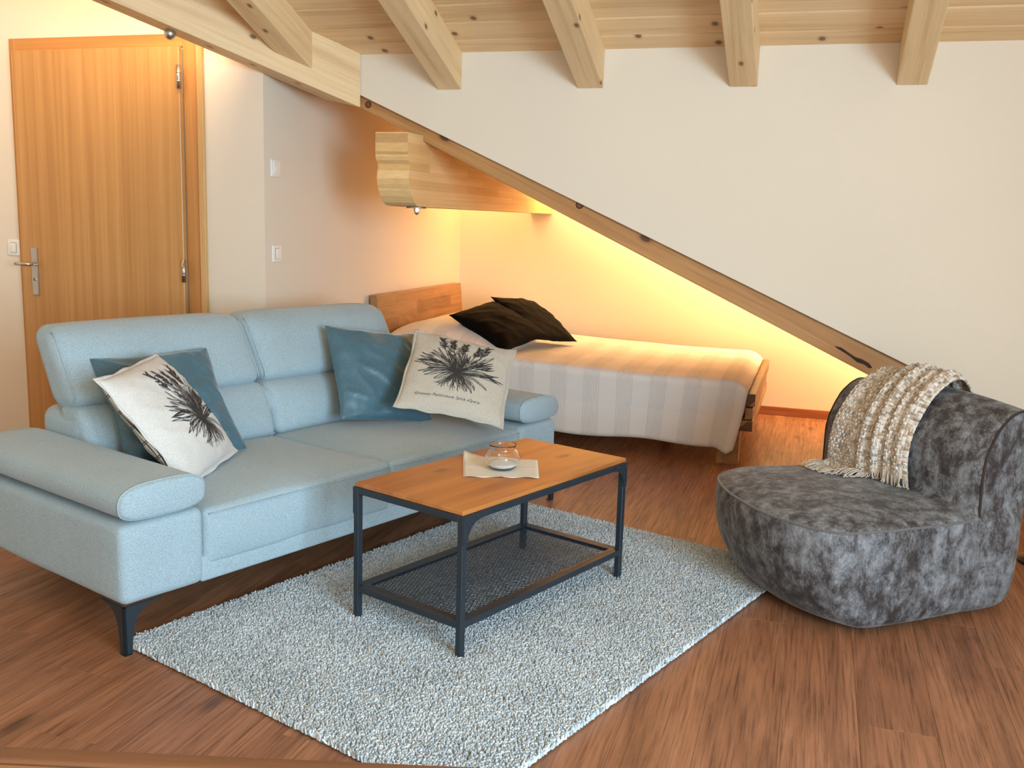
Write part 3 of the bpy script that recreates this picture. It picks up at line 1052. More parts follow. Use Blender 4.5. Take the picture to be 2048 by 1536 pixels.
def botanical(c, name, base, ku, kv):
    R_ = random.Random(21)
    V, F = [], []

    def put(u_, v_):
        u_, v_ = base[0] + u_ * ku, base[1] + v_ * kv
        V.append(c.pt(max(-.93, min(.93, u_)), max(-.93, min(.93, v_)), -1, .0016))
        return len(V) - 1

    def ribbon(P, W):
        prev = None
        for i_, (x_, y_) in enumerate(P):
            a_, b_ = P[max(0, i_ - 1)], P[min(len(P) - 1, i_ + 1)]
            dx, dy = b_[0] - a_[0], b_[1] - a_[1]
            l_ = math.hypot(dx, dy) + 1e-9
            w_ = W[i_] if hasattr(W, '__len__') else W
            nx, ny = -dy / l_ * w_ * .5, dx / l_ * w_ * .5
            q = (put(x_ + nx, y_ + ny), put(x_ - nx, y_ - ny))
            if prev: F.append((prev[0], prev[1], q[1], q[0]))
            prev = q

    def path(p0, ang, length, bend, n_=9):
        x_, y_ = p0
        P = [(x_, y_)]
        for i_ in range(n_):
            a_ = ang + bend * (i_ / n_) ** 1.3
            x_ += math.cos(a_) * length / n_
            y_ += math.sin(a_) * length / n_
            P.append((x_, y_))
        return P

    def filled(p0, ang, length, width, bend, n_=8):
        P = path(p0, ang, length, bend, n_)
        ribbon(P, [max(.003, width * math.sin(math.pi * min(.98, .15 + .85 * i_ / n_)) ** .8) for i_ in range(n_ + 1)])

    def outlined(p0, ang, length, width, bend, n_=10):
        """a leaf drawn with two contour lines, a midrib and hatching on one side"""
        P = path(p0, ang, length, bend, n_)
        for sd in (-1, 1):
            Q = []
            for i_, (x_, y_) in enumerate(P):
                a_, b_ = P[max(0, i_ - 1)], P[min(n_, i_ + 1)]
                dx, dy = b_[0] - a_[0], b_[1] - a_[1]
                l_ = math.hypot(dx, dy) + 1e-9
                w_ = width * .5 * math.sin(math.pi * min(1, .12 + .88 * i_ / n_)) ** .8 * sd
                Q.append((x_ - dy / l_ * w_, y_ + dx / l_ * w_))
            ribbon(Q, .007 if sd > 0 else .012)
        ribbon(P[: int(n_ * .8)], .005)

    # long arching leaves
    for i_ in range(26):
        a_ = math.radians(8 + 164 * i_ / 25 + R_.uniform(-6, 6))
        l_ = R_.uniform(.52, .80) if abs(math.cos(a_)) > .45 else R_.uniform(.40, .58)
        outlined((R_.uniform(-.06, .06), R_.uniform(0, .05)), a_, l_, R_.uniform(.035, .055), -math.cos(a_) * R_.uniform(.1, .9) * R_.choice((1, 1, -.6)))
    for i_ in range(16):
        a_ = math.radians(R_.uniform(20, 160))
        filled((R_.uniform(-.08, .08), R_.uniform(0, .08)), a_, R_.uniform(.18, .42), R_.uniform(.010, .018), R_.uniform(-.5, .5))
    # leaf tips fanning out at both sides
    for i_ in range(30):
        a_ = math.radians(R_.choice([R_.uniform(5, 60), R_.uniform(120, 175)]))
        r_ = R_.uniform(.30, .52)
        filled((math.cos(a_) * r_ * 1.1, math.sin(a_) * r_), a_ + R_.uniform(-.35, .35), R_.uniform(.14, .30), R_.uniform(.018, .030), R_.uniform(-.4, .4))
    # drooping leaves
    for a_, l_, b_ in ((-8, .60, -.7), (-22, .50, -1.0), (-40, .52, -.6), (-52, .46, -.4), (188, .55, .35), (200, .42, .5), (2, .62, .4), (174, .66, .5), (168, .58, .9)):
        outlined((0, 0), math.radians(a_), l_, .05, b_, 12)
        filled((0, 0), math.radians(a_ + 3), l_ * .8, .014, b_, 12)
    # roots
    for i_ in range(64):
        a_ = math.radians(R_.uniform(-140, -45))
        ribbon(path((R_.uniform(-.05, .05), -.02), a_, R_.uniform(.22, .44), R_.uniform(-.9, .9), 8), R_.uniform(.004, .008))
    # flowering stems with spikelets
    for (sx_, a_, l_, b_) in ((-.05, 118, .92, -.35), (-.02, 103, .84, -.10), (.02, 88, .78, -.02), (.06, 68, .80, .15), (.08, 58, .92, .38)):
        n_ = 16
        P = path((sx_, .04), math.radians(a_), l_, b_, n_)
        ribbon(P, .011)
        for i_ in range(2, n_ + 1):
            x_, y_ = P[i_]
            ang = math.atan2(P[i_][1] - P[i_ - 1][1], P[i_][0] - P[i_ - 1][0])
            if i_ > n_ * .68:
                for sgn in (-1, 1):
                    for q in range(2):
                        filled((x_, y_), ang + sgn * R_.uniform(.35, 1.2), R_.uniform(.06, .11), .026, -sgn * .4, 5)
            elif R_.random() < .3:
                sgn = R_.choice((-1, 1))
                outlined((x_, y_), ang + sgn * R_.uniform(.4, .8), R_.uniform(.16, .28), .035, -sgn * .7, 8)
    bm = bmesh.new()
    bv = [bm.verts.new(v) for v in V]
    for f in F:
        try: bm.faces.new([bv[i_] for i_ in f])
        except ValueError: pass
    me = bpy.data.meshes.new(name); bm.to_mesh(me); bm.free()
    o = link(name, me, M['ink'], c.root)
    tag(o, 'black line drawing of a grass plant with roots')
    return o


def lettering(c, text, u0, v0, size, name):
    cu = bpy.data.curves.new('lettering', 'FONT')
    cu.body = text
    cu.size = size
    cu.shear = 0.28
    cu.space_character = 1.12
    cu.resolution_u = 3
    tmp = bpy.data.objects.new('lettering_source', cu)
    COL.objects.link(tmp)
    dg = bpy.context.evaluated_depsgraph_get()
    me0 = bpy.data.meshes.new_from_object(tmp.evaluated_get(dg))
    bpy.data.objects.remove(tmp)
    xs = [v.co.x for v in me0.vertices]
    mid = (min(xs) + max(xs)) / 2
    for v in me0.vertices:
        u_, w_ = u0 + (v.co.x - mid), v0 + v.co.y
        v.co = c.pt(u_, w_, -1, .0016)
    me0.name = name
    me0.materials.clear()
    o = link(name, me0, M['ink'], c.root)
    tag(o, 'small black italic lettering')
    return o


botanical(cB, 'botanical_print', (.12, -.30), 1.0, 1.15)
botanical(cD, 'botanical_print', (-.02, -.12), 1.18, 1.06)
lettering(cD, 'Gramen Panniceum \u017fpica a\u017fpera', -.10, -.74, .086, 'lettering')
# ================================================================ RUG
RA = math.radians(70.9)
rug = empty('rug', (-0.646, 1.842, 0), RA)      # near corner; local x along the long side, local y to the left
tag(rug, 'light grey-blue shaggy rug under the coffee table', 'rug')
RLx, RLy = 1.99, 1.335
M['rug_back'] = plain('rug_backing', srgb(112, 120, 124), 0.95)


def rug_mat():
    t = NT('grey_blue_pile')
    at_ = t.add('ShaderNodeAttribute', _attribute_name='tone')
    c = t.ramp(at_.outputs['Fac'], [(0.0, srgb(132, 144, 152)), (0.35, srgb(174, 184, 190)), (0.7, srgb(200, 208, 213)), (1.0, srgb(220, 226, 230))])
    t.col(c)
    return t.set(Roughness=0.95, Sheen__Weight=0.2)


M['rug'] = rug_mat()
rbox('rug_backing', (0.004, 0.004, 0.0005), (RLx - .004, RLy - .004, .010), .004, M['rug_back'], rug, (2, 2, 1), 2)
sp_ = 0.0053
gx, gy = np.meshgrid(np.arange(sp_ / 2, RLx, sp_), np.arange(sp_ / 2, RLy, sp_), indexing='ij')
N_ = gx.size
px_ = gx.ravel() + rng.uniform(-.0021, .0021, N_)
py_ = gy.ravel() + rng.uniform(-.0021, .0021, N_)
hh = rng.uniform(.013, .018, N_)
lean = rng.normal(0, .0040, (N_, 2))
ang0 = rng.uniform(0, math.pi, N_)
base_z = .006
rows = []
for lev, (wd_, zf, lf) in enumerate(((.0042, 0.0, 0.0), (.0026, 1.0, 1.0))):
    for q in range(4):
        a_ = ang0 + q * math.pi / 2
        rows.append(np.stack([px_ + np.cos(a_) * wd_ + lean[:, 0] * lf, py_ + np.sin(a_) * wd_ + lean[:, 1] * lf, base_z + hh * zf], -1))
Vr = np.stack(rows, 1).reshape(-1, 3)
fb = []
for lev in (0,):
    for q in range(4):
        fb.append((lev * 4 + q, lev * 4 + (q + 1) % 4, lev * 4 + 4 + (q + 1) % 4, lev * 4 + 4 + q))
fb.append((4, 5, 6, 7))
fb = np.array(fb)
Fr = (fb[None] + (np.arange(N_) * 8)[:, None, None]).reshape(-1, 4)
me = bpy.data.meshes.new('pile')
me.vertices.add(len(Vr)); me.vertices.foreach_set('co', Vr.ravel())
me.loops.add(Fr.size); me.loops.foreach_set('vertex_index', Fr.ravel())
me.polygons.add(len(Fr)); me.polygons.foreach_set('loop_start', np.arange(0, Fr.size, 4))
me.update(calc_edges=True)
tone = np.clip(rng.normal(.55, .26, N_), 0, 1)
blot = np.array([noise.noise(Vector((a_ * 5, b_ * 5, 1.0))) for a_, b_ in zip(px_[::1], py_[::1])])
tone = np.clip(tone + .16 * blot, 0, 1)
attr = me.attributes.new('tone', 'FLOAT', 'POINT')
attr.data.foreach_set('value', np.repeat(tone, 8))
pile = link('pile', me, M['rug'], rug)
tag(pile, kind='stuff')

# ================================================================ COFFEE TABLE
TA = math.radians(69.3)
tab = empty('coffee_table', (-0.9173, 2.5278, .008), TA)
tag(tab, 'coffee table with honey wood top, black steel frame and wire mesh shelf', 'table')
TLn, TWd, THt = .90, .46, .46
M['tabletop'] = wood('honey_table_pine', srgb(206, 140, 78), srgb(190, 122, 64), srgb(160, 96, 48), (1.0, 9, 9), knots=True, rough=0.34, bump=0.05, knot_scale=(2.2, 5, 5), knot_col=srgb(120, 66, 34), var=0.02)
box('tabletop', .003, TLn - .003, .003, TWd - .003, THt - .0145, THt, M['tabletop'], tab, .0025)
q_ = .021
for (lx, ly) in ((0, 0), (TLn - q_, 0), (0, TWd - q_), (TLn - q_, TWd - q_)):
    leg = box('leg', lx, lx + q_, ly, ly + q_, 0, THt - .015, M['iron'], tab, .0015, 1)
    box('foot_cap', lx - .0006, lx + q_ + .0006, ly - .0006, ly + q_ + .0006, 0, .006, M['iron'], leg)
zt = THt - .015
for ly in (0, TWd - q_):
    box('top_rail', q_, TLn - q_, ly, ly + q_, zt - q_, zt, M['iron'], tab, .0012, 1)
    box('shelf_rail', q_, TLn - q_, ly, ly + q_, .098, .098 + q_, M['iron'], tab, .0012, 1)
for lx in (0, TLn - q_):
    box('top_rail', lx, lx + q_, q_, TWd - q_, zt - q_, zt, M['iron'], tab, .0012, 1)
    box('shelf_rail', lx, lx + q_, q_, TWd - q_, .098, .098 + q_, M['iron'], tab, .0012, 1)
# mesh tray: angle frame and expanded mesh
bm = bmesh.new()
zi = .098 + q_
bm_box(bm, q_, TLn - q_, q_, q_ + .016, zi - .004, zi)
bm_box(bm, q_, TLn - q_, TWd - q_ - .016, TWd - q_, zi - .004, zi)
bm_box(bm, q_, q_ + .016, q_ + .016, TWd - q_ - .016, zi - .004, zi)
bm_box(bm, TLn - q_ - .016, TLn - q_, q_ + .016, TWd - q_ - .016, zi - .004, zi)
tray = from_bm('mesh_frame', bm, M['iron'], tab)
bm = bmesh.new()
ax0, ax1, ay0, ay1 = q_ + .014, TLn - q_ - .014, q_ + .014, TWd - q_ - .014
pxm, pym = .0135, .0068          # diamond pitch
zmid = zi - .009
slope = pym / pxm


def clip_bar(c0, sgn):
    # line y = ay0 + c0 + sgn*slope*(x-ax0)
    pts_ = []
    xs_ = [ax0, ax1]
    for yv in (ay0, ay1):
        xs_.append(ax0 + (yv - ay0 - c0) / (sgn * slope))
    good = sorted(x_ for x_ in xs_ if ax0 - 1e-9 <= x_ <= ax1 + 1e-9 and ay0 - 1e-6 <= ay0 + c0 + sgn * slope * (x_ - ax0) <= ay1 + 1e-6)
    if len(good) < 2 or good[-1] - good[0] < .004: return
    xa, xb = good[0], good[-1]
    a_ = Vector((xa, ay0 + c0 + sgn * slope * (xa - ax0), 0)); b_ = Vector((xb, ay0 + c0 + sgn * slope * (xb - ax0), 0))
    d_ = (b_ - a_).normalized(); nrm_ = Vector((-d_.y, d_.x, 0)) * .00085
    q = [bm.verts.new((p + s_ * nrm_) + Vector((0, 0, z_))) for p in (a_, b_) for s_ in (-1, 1) for z_ in (zmid, zmid + .0022)]
    # order: a-,a-top,a+,a+top,b-,...
    for f in ((0, 4, 5, 1), (2, 3, 7, 6), (1, 5, 7, 3), (0, 2, 6, 4)):
        bm.faces.new([q[i_] for i_ in f])


c0 = -slope * (ax1 - ax0)
while c0 < ay1 - ay0:
    clip_bar(c0, 1)
    c0 += 2 * pym
c0 = 0
while c0 < (ay1 - ay0) + slope * (ax1 - ax0):
    clip_bar(c0, -1)
    c0 += 2 * pym
wm = from_bm('wire_mesh', bm, M['iron'], tab)
tag(wm, kind='stuff')
# curved gussets with bolts on the long sides
for (ly, sgn) in ((-.0025, -1), (TWd, 1)):
    for (lx, dirx) in ((0, 1), (TLn, -1)):
        pf = [(0, 0), (.085, 0), (.085, -.020)]
        for k_ in range(1, 8):
            a_ = math.pi / 2 * k_ / 8
            pf.append((.021 + .064 * (1 - math.sin(a_)), -.020 - .064 * (1 - math.cos(a_)) * 1.0))
        pf += [(.021, -.088), (0, -.088)]
        g = prism('gusset', [(lx + dirx * a_, zt + b_) for a_, b_ in pf], 'y', ly, ly + .0025, M['iron'], tab)
        for (bx, bz) in ((.011, -.011), (.062, -.010), (.011, -.076)):
            bm = bmesh.new()
            yc = ly - .0015 if sgn < 0 else ly + .0040
            bmesh.ops.create_uvsphere(bm, u_segments=10, v_segments=6, radius=.0042, matrix=Matrix.Translation((lx + dirx * bx, yc, zt + bz)) @ Matrix.Diagonal((1, .6, 1, 1)))
            from_bm('bolt', bm, M['iron'], g, True)

# ================================================================ NAPKIN AND JAR
ZT = .468
nap_c = [Vector((-1.049, 2.881, ZT)), Vector((-.816, 2.970, ZT)), Vector((-.889, 3.206, ZT)), Vector((-1.149, 3.152, ZT))]
NN = 24
V, F = [], []
for i_ in range(NN + 1):
    for j_ in range(NN + 1):
        a_, b_ = i_ / NN, j_ / NN
        p = (nap_c[0] * (1 - a_) + nap_c[1] * a_) * (1 - b_) + (nap_c[3] * (1 - a_) + nap_c[2] * a_) * b_
        dj = math.hypot(p.x + .963, p.y - 3.03)
        msk = min(1, max(0, (dj - .035) / .02))
        z_ = .0008 + msk * (.0016 * math.exp(-((a_ - .5) / .02) ** 2) + .0016 * math.exp(-((b_ - .5) / .02) ** 2)) + .0006 * (1 + noise.noise(Vector((a_ * 6, b_ * 6, 0))))
        cu_ = max(0, (1 - a_) + b_ - 1.68) / .32
        z_ += .024 * cu_ ** 1.6
        edge = max(0, .07 - b_) / .07
        z_ += .002 * edge * (1 + math.sin(a_ * 17))
        V.append((p.x + .008 * cu_ ** 2, p.y - .012 * cu_ ** 2, p.z + z_))
for i_ in range(NN):
    for j_ in range(NN):
        a_ = i_ * (NN + 1) + j_
        F.append((a_, a_ + NN + 1, a_ + NN + 2, a_ + 1))
M['paper'] = fabric('cream_paper', srgb(238, 230, 216), srgb(228, 219, 204), 300, 0.08, 0, 2, cloud_amt=0.03)
nap = mesh('paper_napkin', [(a_ + .98, b_ - 3.05, c_ - ZT) for a_, b_, c_ in V], F, M['paper'], None, True)
nap.location = (-.98, 3.05, ZT)
sm = nap.modifiers.new('solid', 'SOLIDIFY'); sm.thickness = .0006
tag(nap, 'cream paper napkin with fold creases under the glass jar', 'napkin')


def glass():
    t = NT('clear_glass')
    t.col((1, 1, 1, 1))
    return t.set(Roughness=0.0, IOR=1.45, Transmission__Weight=1.0)


M['glass'] = glass()
jar = empty('glass_jar', (-.963, 3.03, ZT + .0035))
tag(jar, 'small round ribbed glass jar holding white salt on the napkin', 'jar')
outer = [(.024, 0), (.034, .001), (.042, .008), (.050, .020), (.0545, .034), (.054, .046), (.049, .057), (.042, .064), (.0385, .068), (.0395, .072), (.0385, .0755), (.0405, .081), (.0425, .085)]
inner = [(r_ - .0026, z_ if k_ > 1 else .0045) for k_, (r_, z_) in enumerate(outer)]
inner[-1] = (.0400, .0852)
body_prof = outer + inner[::-1]
ribs = lambda z_, a_: .014 * max(0, math.sin(math.pi * max(0, min(1, (z_ - .006) / .055)))) * math.cos(12 * a_)
V, F = [], []
jar.scale = (1.12, 1.12, 1.0)
gj = lathe('jar_body', [(0.0004, 0)] + body_prof + [(0.0004, .0045)], M['glass'], jar, 72, ribs=ribs)
M['salt'] = plain('white_salt', srgb(244, 243, 240), 0.8)
lathe('salt', [(.026, .0048), (.036, .009), (.0445, .018), (.044, .0205), (.03, .021), (.015, .0225), (.0005, .023)], M['salt'], jar, 32)

# ================================================================ BED
bed = empty('bed', (-2.59, 5.33, 0))
tag(bed, 'rustic solid wood bed with slanted headboard standing in the alcove', 'bed')


def staves():
    t = NT('oiled_acacia_staves')
    tc = t.add('ShaderNodeTexCoord')
    sx_ = t.add('ShaderNodeSeparateXYZ')
    t.lk(tc.outputs['Object'], sx_.inputs[0])
    cb = t.add('ShaderNodeCombineXYZ')
    t.lk(sx_.outputs['X'], cb.inputs['X'])
    ad = t.add('ShaderNodeMath', _operation='ADD')
    t.lk(sx_.outputs['Y'], ad.inputs[0]); t.lk(sx_.outputs['Z'], ad.inputs[1])
    t.lk(ad.outputs[0], cb.inputs['Y'])
    br = t.add('ShaderNodeTexBrick', Scale=1.0, Mortar__Size=0.0006, Brick__Width=0.62, Row__Height=0.085)
    br.inputs['Color1'].default_value = srgb(184, 136, 90)
    br.inputs['Color2'].default_value = srgb(150, 106, 66)
    br.inputs['Mortar'].default_value = srgb(110, 70, 36)
    t.lk(cb.outputs[0], br.inputs['Vector'])
    n1 = t.noise(t.coord((3, 40, 40)), 1.0, 4, .6, .5)
    c = t.mix(.7, br.outputs[0], t.ramp(n1, [(.3, (.62, .56, .5)), (.6, (1, 1, 1))]), 'MULTIPLY')
    n2 = t.noise(t.coord((2, 5, 5)), 1.0, 4, .7, 1.2)
    c = t.mix(1.0, c, t.ramp(n2, [(.25, (.55, .5, .46)), (.45, (1, 1, 1))]), 'MULTIPLY')
    t.col(c)
    return t.set(Roughness=.45)


M['bedwood'] = staves()
BW = 1.47
# headboard: thick board leaning back a little against the wall
hb = prism('headboard', [(.055, .30), (.110, .30), (.062, .822), (.012, .822)], 'y', .02, BW, M['bedwood'], bed, .004)
hb.data.transform(Matrix.Identity(4))
# re-orient the texture frame: local X along the board
for o_, rzx in ((hb, math.pi / 2),):
    o_.data.transform(Matrix.Rotation(-rzx, 4, 'Z'))
    o_.rotation_euler = (0, 0, rzx)
for (lx, ly) in ((.06, .02), (.06, BW - .14)):
    box('leg', lx, lx + .09, ly, ly + .12, 0, .30, M['bedwood'], bed, .004)
for ly in (.0 + .015, BW - .14):
    box('leg', 2.135, 2.255, ly, ly + .10, 0, .195, M['bedwood'], bed, .004)
box('centre_leg', 1.72, 1.80, .62, .70, 0, .2, M['bedwood'], bed, .004)
for ly in (.03, BW - .07):
    o = box('side_rail', .11, 2.25, ly, ly + .04, .20, .34, M['bedwood'], bed, .004)
for (za, zb, xa, xb) in ((.335, .405, 2.262, 2.325), (.262, .325, 2.275, 2.315), (.195, .255, 2.255, 2.32)):
    o = box('foot_board', 0.0, BW - .0, -xb, -xa, za, zb, M['bedwood'], bed, .004)
    o.rotation_euler = (0, 0, math.pi / 2)
    o.location = (0, 0.0, 0)
    o.location = (0, 0.01, 0)
for (za, ya) in ((.325, 1.30), (.325, .06)):
    box('foot_spacer', 2.266, 2.314, ya, ya + .10, .325, .335, M['bedwood'], bed)
for (ya) in (1.30, .06):
    box('foot_spacer', 2.266, 2.314, ya, ya + .10, .255, .262, M['bedwood'], bed)
for k_ in range(9):
    box('slat', .2 + k_ * .235, .28 + k_ * .235, .07, BW - .07, .325, .34, M['bedwood'], bed)
M['mattress'] = fabric('white_ticking', srgb(226, 222, 214), srgb(212, 208, 200), 250, .2, 0, 2)
rbox('mattress', (.125, .035, .342), (2.255, BW - .04, .455), .03, M['mattress'], bed, (4, 4, 1))


# bedspread: draped cloth with ribbed bands
def coverlet():
    t = NT('cream_ribbed_cotton')
    tc = t.add('ShaderNodeTexCoord')
    uv = t.add('ShaderNodeSeparateXYZ')
    t.lk(tc.outputs['UV'], uv.inputs[0])
    # bands across the length: ribbed every second band
    fr = t.add('ShaderNodeMath', _operation='MULTIPLY'); fr.inputs[1].default_value = 5.2
    t.lk(uv.outputs['X'], fr.inputs[0])
    f2 = t.add('ShaderNodeMath', _operation='FRACT'); t.lk(fr.outputs[0], f2.inputs[0])
    band = t.add('ShaderNodeMath', _operation='GREATER_THAN'); band.inputs[1].default_value = .5
    t.lk(f2.outputs[0], band.inputs[0])
    wv = t.add('ShaderNodeMath', _operation='MULTIPLY'); wv.inputs[1].default_value = 2 * math.pi * 105
    t.lk(uv.outputs['X'], wv.inputs[0])
    sn = t.add('ShaderNodeMath', _operation='SINE'); t.lk(wv.outputs[0], sn.inputs[0])
    rib = t.add('ShaderNodeMath', _operation='MULTIPLY'); t.lk(sn.outputs[0], rib.inputs[0]); t.lk(band.outputs[0], rib.inputs[1])
    c = t.ramp(rib.outputs[0], [(0.0, srgb(232, 226, 218)), (0.6, srgb(218, 212, 206))])
    # bands the other way, slightly greyer cloth
    g1 = t.add('ShaderNodeMath', _operation='MULTIPLY'); g1.inputs[1].default_value = 3.0
    t.lk(uv.outputs['Y'], g1.inputs[0])
    g2 = t.add('ShaderNodeMath', _operation='FRACT'); t.lk(g1.outputs[0], g2.inputs[0])
    g3 = t.add('ShaderNodeMath', _operation='GREATER_THAN'); g3.inputs[1].default_value = .5; t.lk(g2.outputs[0], g3.inputs[0])
    c = t.mix(1.0, c, t.ramp(g3.outputs[0], [(0, (1, 1, 1)), (1, (.965, .967, .975))]), 'MULTIPLY')
    t.col(c)
    t.bump(rib.outputs[0], .35, .003)
    return t.set(Roughness=.9)


M['coverlet'] = coverlet()
NX, NS = 110, 92
X0, X1 = -2.475, -.305
Vc, Fc, UV = [], [], []
top_y1 = 6.80


def pillow_bump(x_, y_):
    e_ = max(0.0, 1 - abs((x_ + 2.16) / .42) ** 2.6)
    f_ = max(0.0, 1 - abs((y_ - 6.07) / .80) ** 6)
    s_ = .15 * e_ ** .8 * f_
    ramp_ = .045 * max(0, min(1, (-.9 - x_) / 1.2))
    return s_ + ramp_


for i_ in range(NX + 1):
    a_ = i_ / NX
    x_ = X0 + (X1 - X0) * a_
    foot = max(0, (x_ + .40) / .095)              # falls off the mattress end
    for j_ in range(NS + 1):
        s_ = j_ / NS * 1.86                         # arc length from the far edge
        wob = .006 * noise.noise(Vector((x_ * 2.2, s_ * 6, 4.0)))
        if s_ < 1.44:
            y_ = top_y1 - s_
            z_ = .472 + pillow_bump(x_, y_) + wob
            if y_ > 6.70: z_ -= .05 * ((y_ - 6.70) / .10) ** 2
            xx = x_
        else:
            t_ = (s_ - 1.44) / .42
            rr = .035
            ang = min(1, t_ * .42 / (rr * math.pi / 2)) * math.pi / 2
            y_ = top_y1 - 1.44 - rr * math.sin(ang)
            zt_ = .472 + pillow_bump(x_, 5.36) + wob
            z_ = zt_ - rr * (1 - math.cos(ang)) - max(0, t_ * .42 - rr * math.pi / 2) * ((zt_ - .13 + .008 * math.sin(x_ * 9)) / .37)
            y_ -= .010 * (noise.noise(Vector((x_ * 3.1, 0, 9.0))) * t_ + .4 * math.sin(x_ * 7) * t_ * .5)
            xx = x_ - .06 * t_ ** 1.3 * max(0, (x_ + 1.0) / .7)
        if foot > 0:
            z_ -= .05 * min(1.3, foot) ** 2 * (1 if s_ < 1.44 else max(0, 1 - (s_ - 1.44) / .42))
        Vc.append((xx, y_, z_))
        UV.append((x_ - X0, s_))
# a tail of cloth hanging lower at the foot corner
for k_ in range(len(Vc)):
    xx, y_, z_ = Vc[k_]
    s_ = UV[k_][1]
    if s_ > 1.5:
        t_ = (s_ - 1.5) / .36
        w_ = max(0, 1 - abs(UV[k_][0] - 2.13) / .07)
        Vc[k_] = (xx, y_ - .02 * w_ * t_, z_ - .035 * w_ * t_)
for i_ in range(NX):
    for j_ in range(NS):
        a_ = i_ * (NS + 1) + j_
        Fc.append((a_, a_ + 1, a_ + NS + 2, a_ + NS + 1))
cov = mesh('bedspread', [(a_ + 1.4, b_ - 6.0, c_ - .4) for a_, b_, c_ in Vc], Fc, M['coverlet'], None, True)
cov.location = (-1.4, 6.0, .4)
ul = cov.data.uv_layers.new(name='UVMap')
for lp in cov.data.loops:
    ul.data[lp.index].uv = UV[lp.vertex_index]
sm = cov.modifiers.new('solid', 'SOLIDIFY'); sm.thickness = .004; sm.offset = 1
tag(cov, 'cream ribbed cotton bedspread hanging over the side of the bed', 'bedspread')

# ================================================================ LOUNGE CHAIR
CQ = Vector((.17, 3.15, 0)); CB = Vector((.866, .5, 0)); CW = Vector((-.5, .866, 0))
chair_m = Matrix((CB, CW, Vector((0, 0, 1)))).transposed().to_4x4()
chair_m.translation = CQ + CB * .28 + CW * .38
chair = empty('lounge_chair')
chair.matrix_world = chair_m
tag(chair, 'grey-brown crushed velvet lounge chair with low curved back and piped edges', 'chair')


def velvet():
    t = NT('crushed_grey_velvet')
    v = t.coord((1, 1, .7), False)
    n1 = t.noise(v, 20, 9, .75, .2)
    n2 = t.noise(t.coord((1, 1, .35), False), 240, 3, .6)
    n3 = t.noise(v, 3.5, 3, .5)
    ad = t.add('ShaderNodeMath', _operation='MULTIPLY_ADD'); ad.inputs[1].default_value = .22
    t.lk(n2, ad.inputs[0]); t.lk(n1, ad.inputs[2])
    a2 = t.add('ShaderNodeMath', _operation='MULTIPLY_ADD'); a2.inputs[1].default_value = .28
    t.lk(n3, a2.inputs[0]); t.lk(ad.outputs[0], a2.inputs[2])
    c = t.ramp(a2.outputs[0], [(.60, srgb(42, 35, 34)), (.69, srgb(66, 60, 59)), (.77, srgb(100, 99, 101)), (.92, srgb(142, 145, 149))])
    t.col(c)
    t.bump(n2, .18, .002)
    return t.set(Roughness=.8, Sheen__Weight=.2, Sheen__Roughness=.35)


M['velvet'] = velvet()
M['piping'] = fabric('grey_piping', srgb(128, 124, 122), srgb(92, 86, 84), 260, .2, .3, 3)
M['piping_dark'] = fabric('dark_piping', srgb(64, 52, 46), srgb(46, 36, 32), 260, .2, .2, 3)


def cl(b_, w_, z_=0.0): return np.array([b_ - .28, w_ - .38, z_])


outline = [(-.035, -.028), (-.105, .022), (-.165, .12), (-.205, .25), (-.215, .40), (-.20, .55), (-.155, .68), (-.07, .765), (.05, .79), (.20, .785), (.34, .785),
           (.47, .79), (.56, .765), (.635, .70), (.70, .57), (.735, .41), (.762, .25), (.748, .145), (.672, .075), (.50, .045), (.32, .005), (.12, -.022)]


def catmull(P, n_=8, closed=True):
    P = [np.array(p, float) for p in P]
    out = []
    m_ = len(P)
    rng_ = range(m_ if closed else m_ - 1)
    for i_ in rng_:
        p0 = P[(i_ - 1) % m_] if closed or i_ > 0 else P[0]
        p1, p2 = P[i_], P[(i_ + 1) % m_]
        p3 = P[(i_ + 2) % m_] if closed or i_ + 2 < m_ else P[-1]
        for k_ in range(n_):
            t_ = k_ / n_
            out.append(.5 * ((2 * p1) + (-p0 + p2) * t_ + (2 * p0 - 5 * p1 + 4 * p2 - p3) * t_ ** 2 + (-p0 + 3 * p1 - 3 * p2 + p3) * t_ ** 3))
    if not closed: out.append(P[-1])
    return out


OL = np.array(catmull(outline, 4))
nO = len(OL)
tang = np.roll(OL, -1, 0) - np.roll(OL, 1, 0)
nor = np.stack([-tang[:, 1], tang[:, 0]], 1)
nor /= np.linalg.norm(nor, axis=1)[:, None]
cen = np.array([.26, .38])
flip = np.sign(((OL - cen) * nor).sum(1))
nor *= flip[:, None]                               # outward
front_w = np.clip(-nor[:, 0], 0, 1)               # facing the chair's front
near_w = np.clip(-nor[:, 1], 0, 1)


def ring_at(z_, inset_f, inset_s):
    ins = inset_s + (inset_f - inset_s) * front_w
    P = OL - nor * ins[:, None]
    return [cl(p[0], p[1], z_) for p in P]


bm = bmesh.new()


def loft(rings):
    R_ = [[bm.verts.new(p) for p in r_] for r_ in rings]
    n_ = len(R_[0])
    for a_, b_ in zip(R_[:-1], R_[1:]):
        for j_ in range(n_):
            bm.faces.new((a_[j_], a_[(j_ + 1) % n_], b_[(j_ + 1) % n_], b_[j_]))
    bm.faces.new(R_[0][::-1]); bm.faces.new(R_[-1])


def shrink(z_, k_):
    c_ = OL.mean(0)
    return [cl(*(c_ + (p - c_) * k_), z_) for p in OL]


def low_ring(z_, k_, rec):
    c_ = np.array([.27, .38])
    out = []
    for p in OL:
        f_ = min(1, max(0, (.30 - p[0]) / .45))
        f_ = f_ * f_ * (3 - 2 * f_)
        q = c_ + (p - c_) * k_
        out.append(cl(q[0] + rec * f_, q[1], z_))
    return out


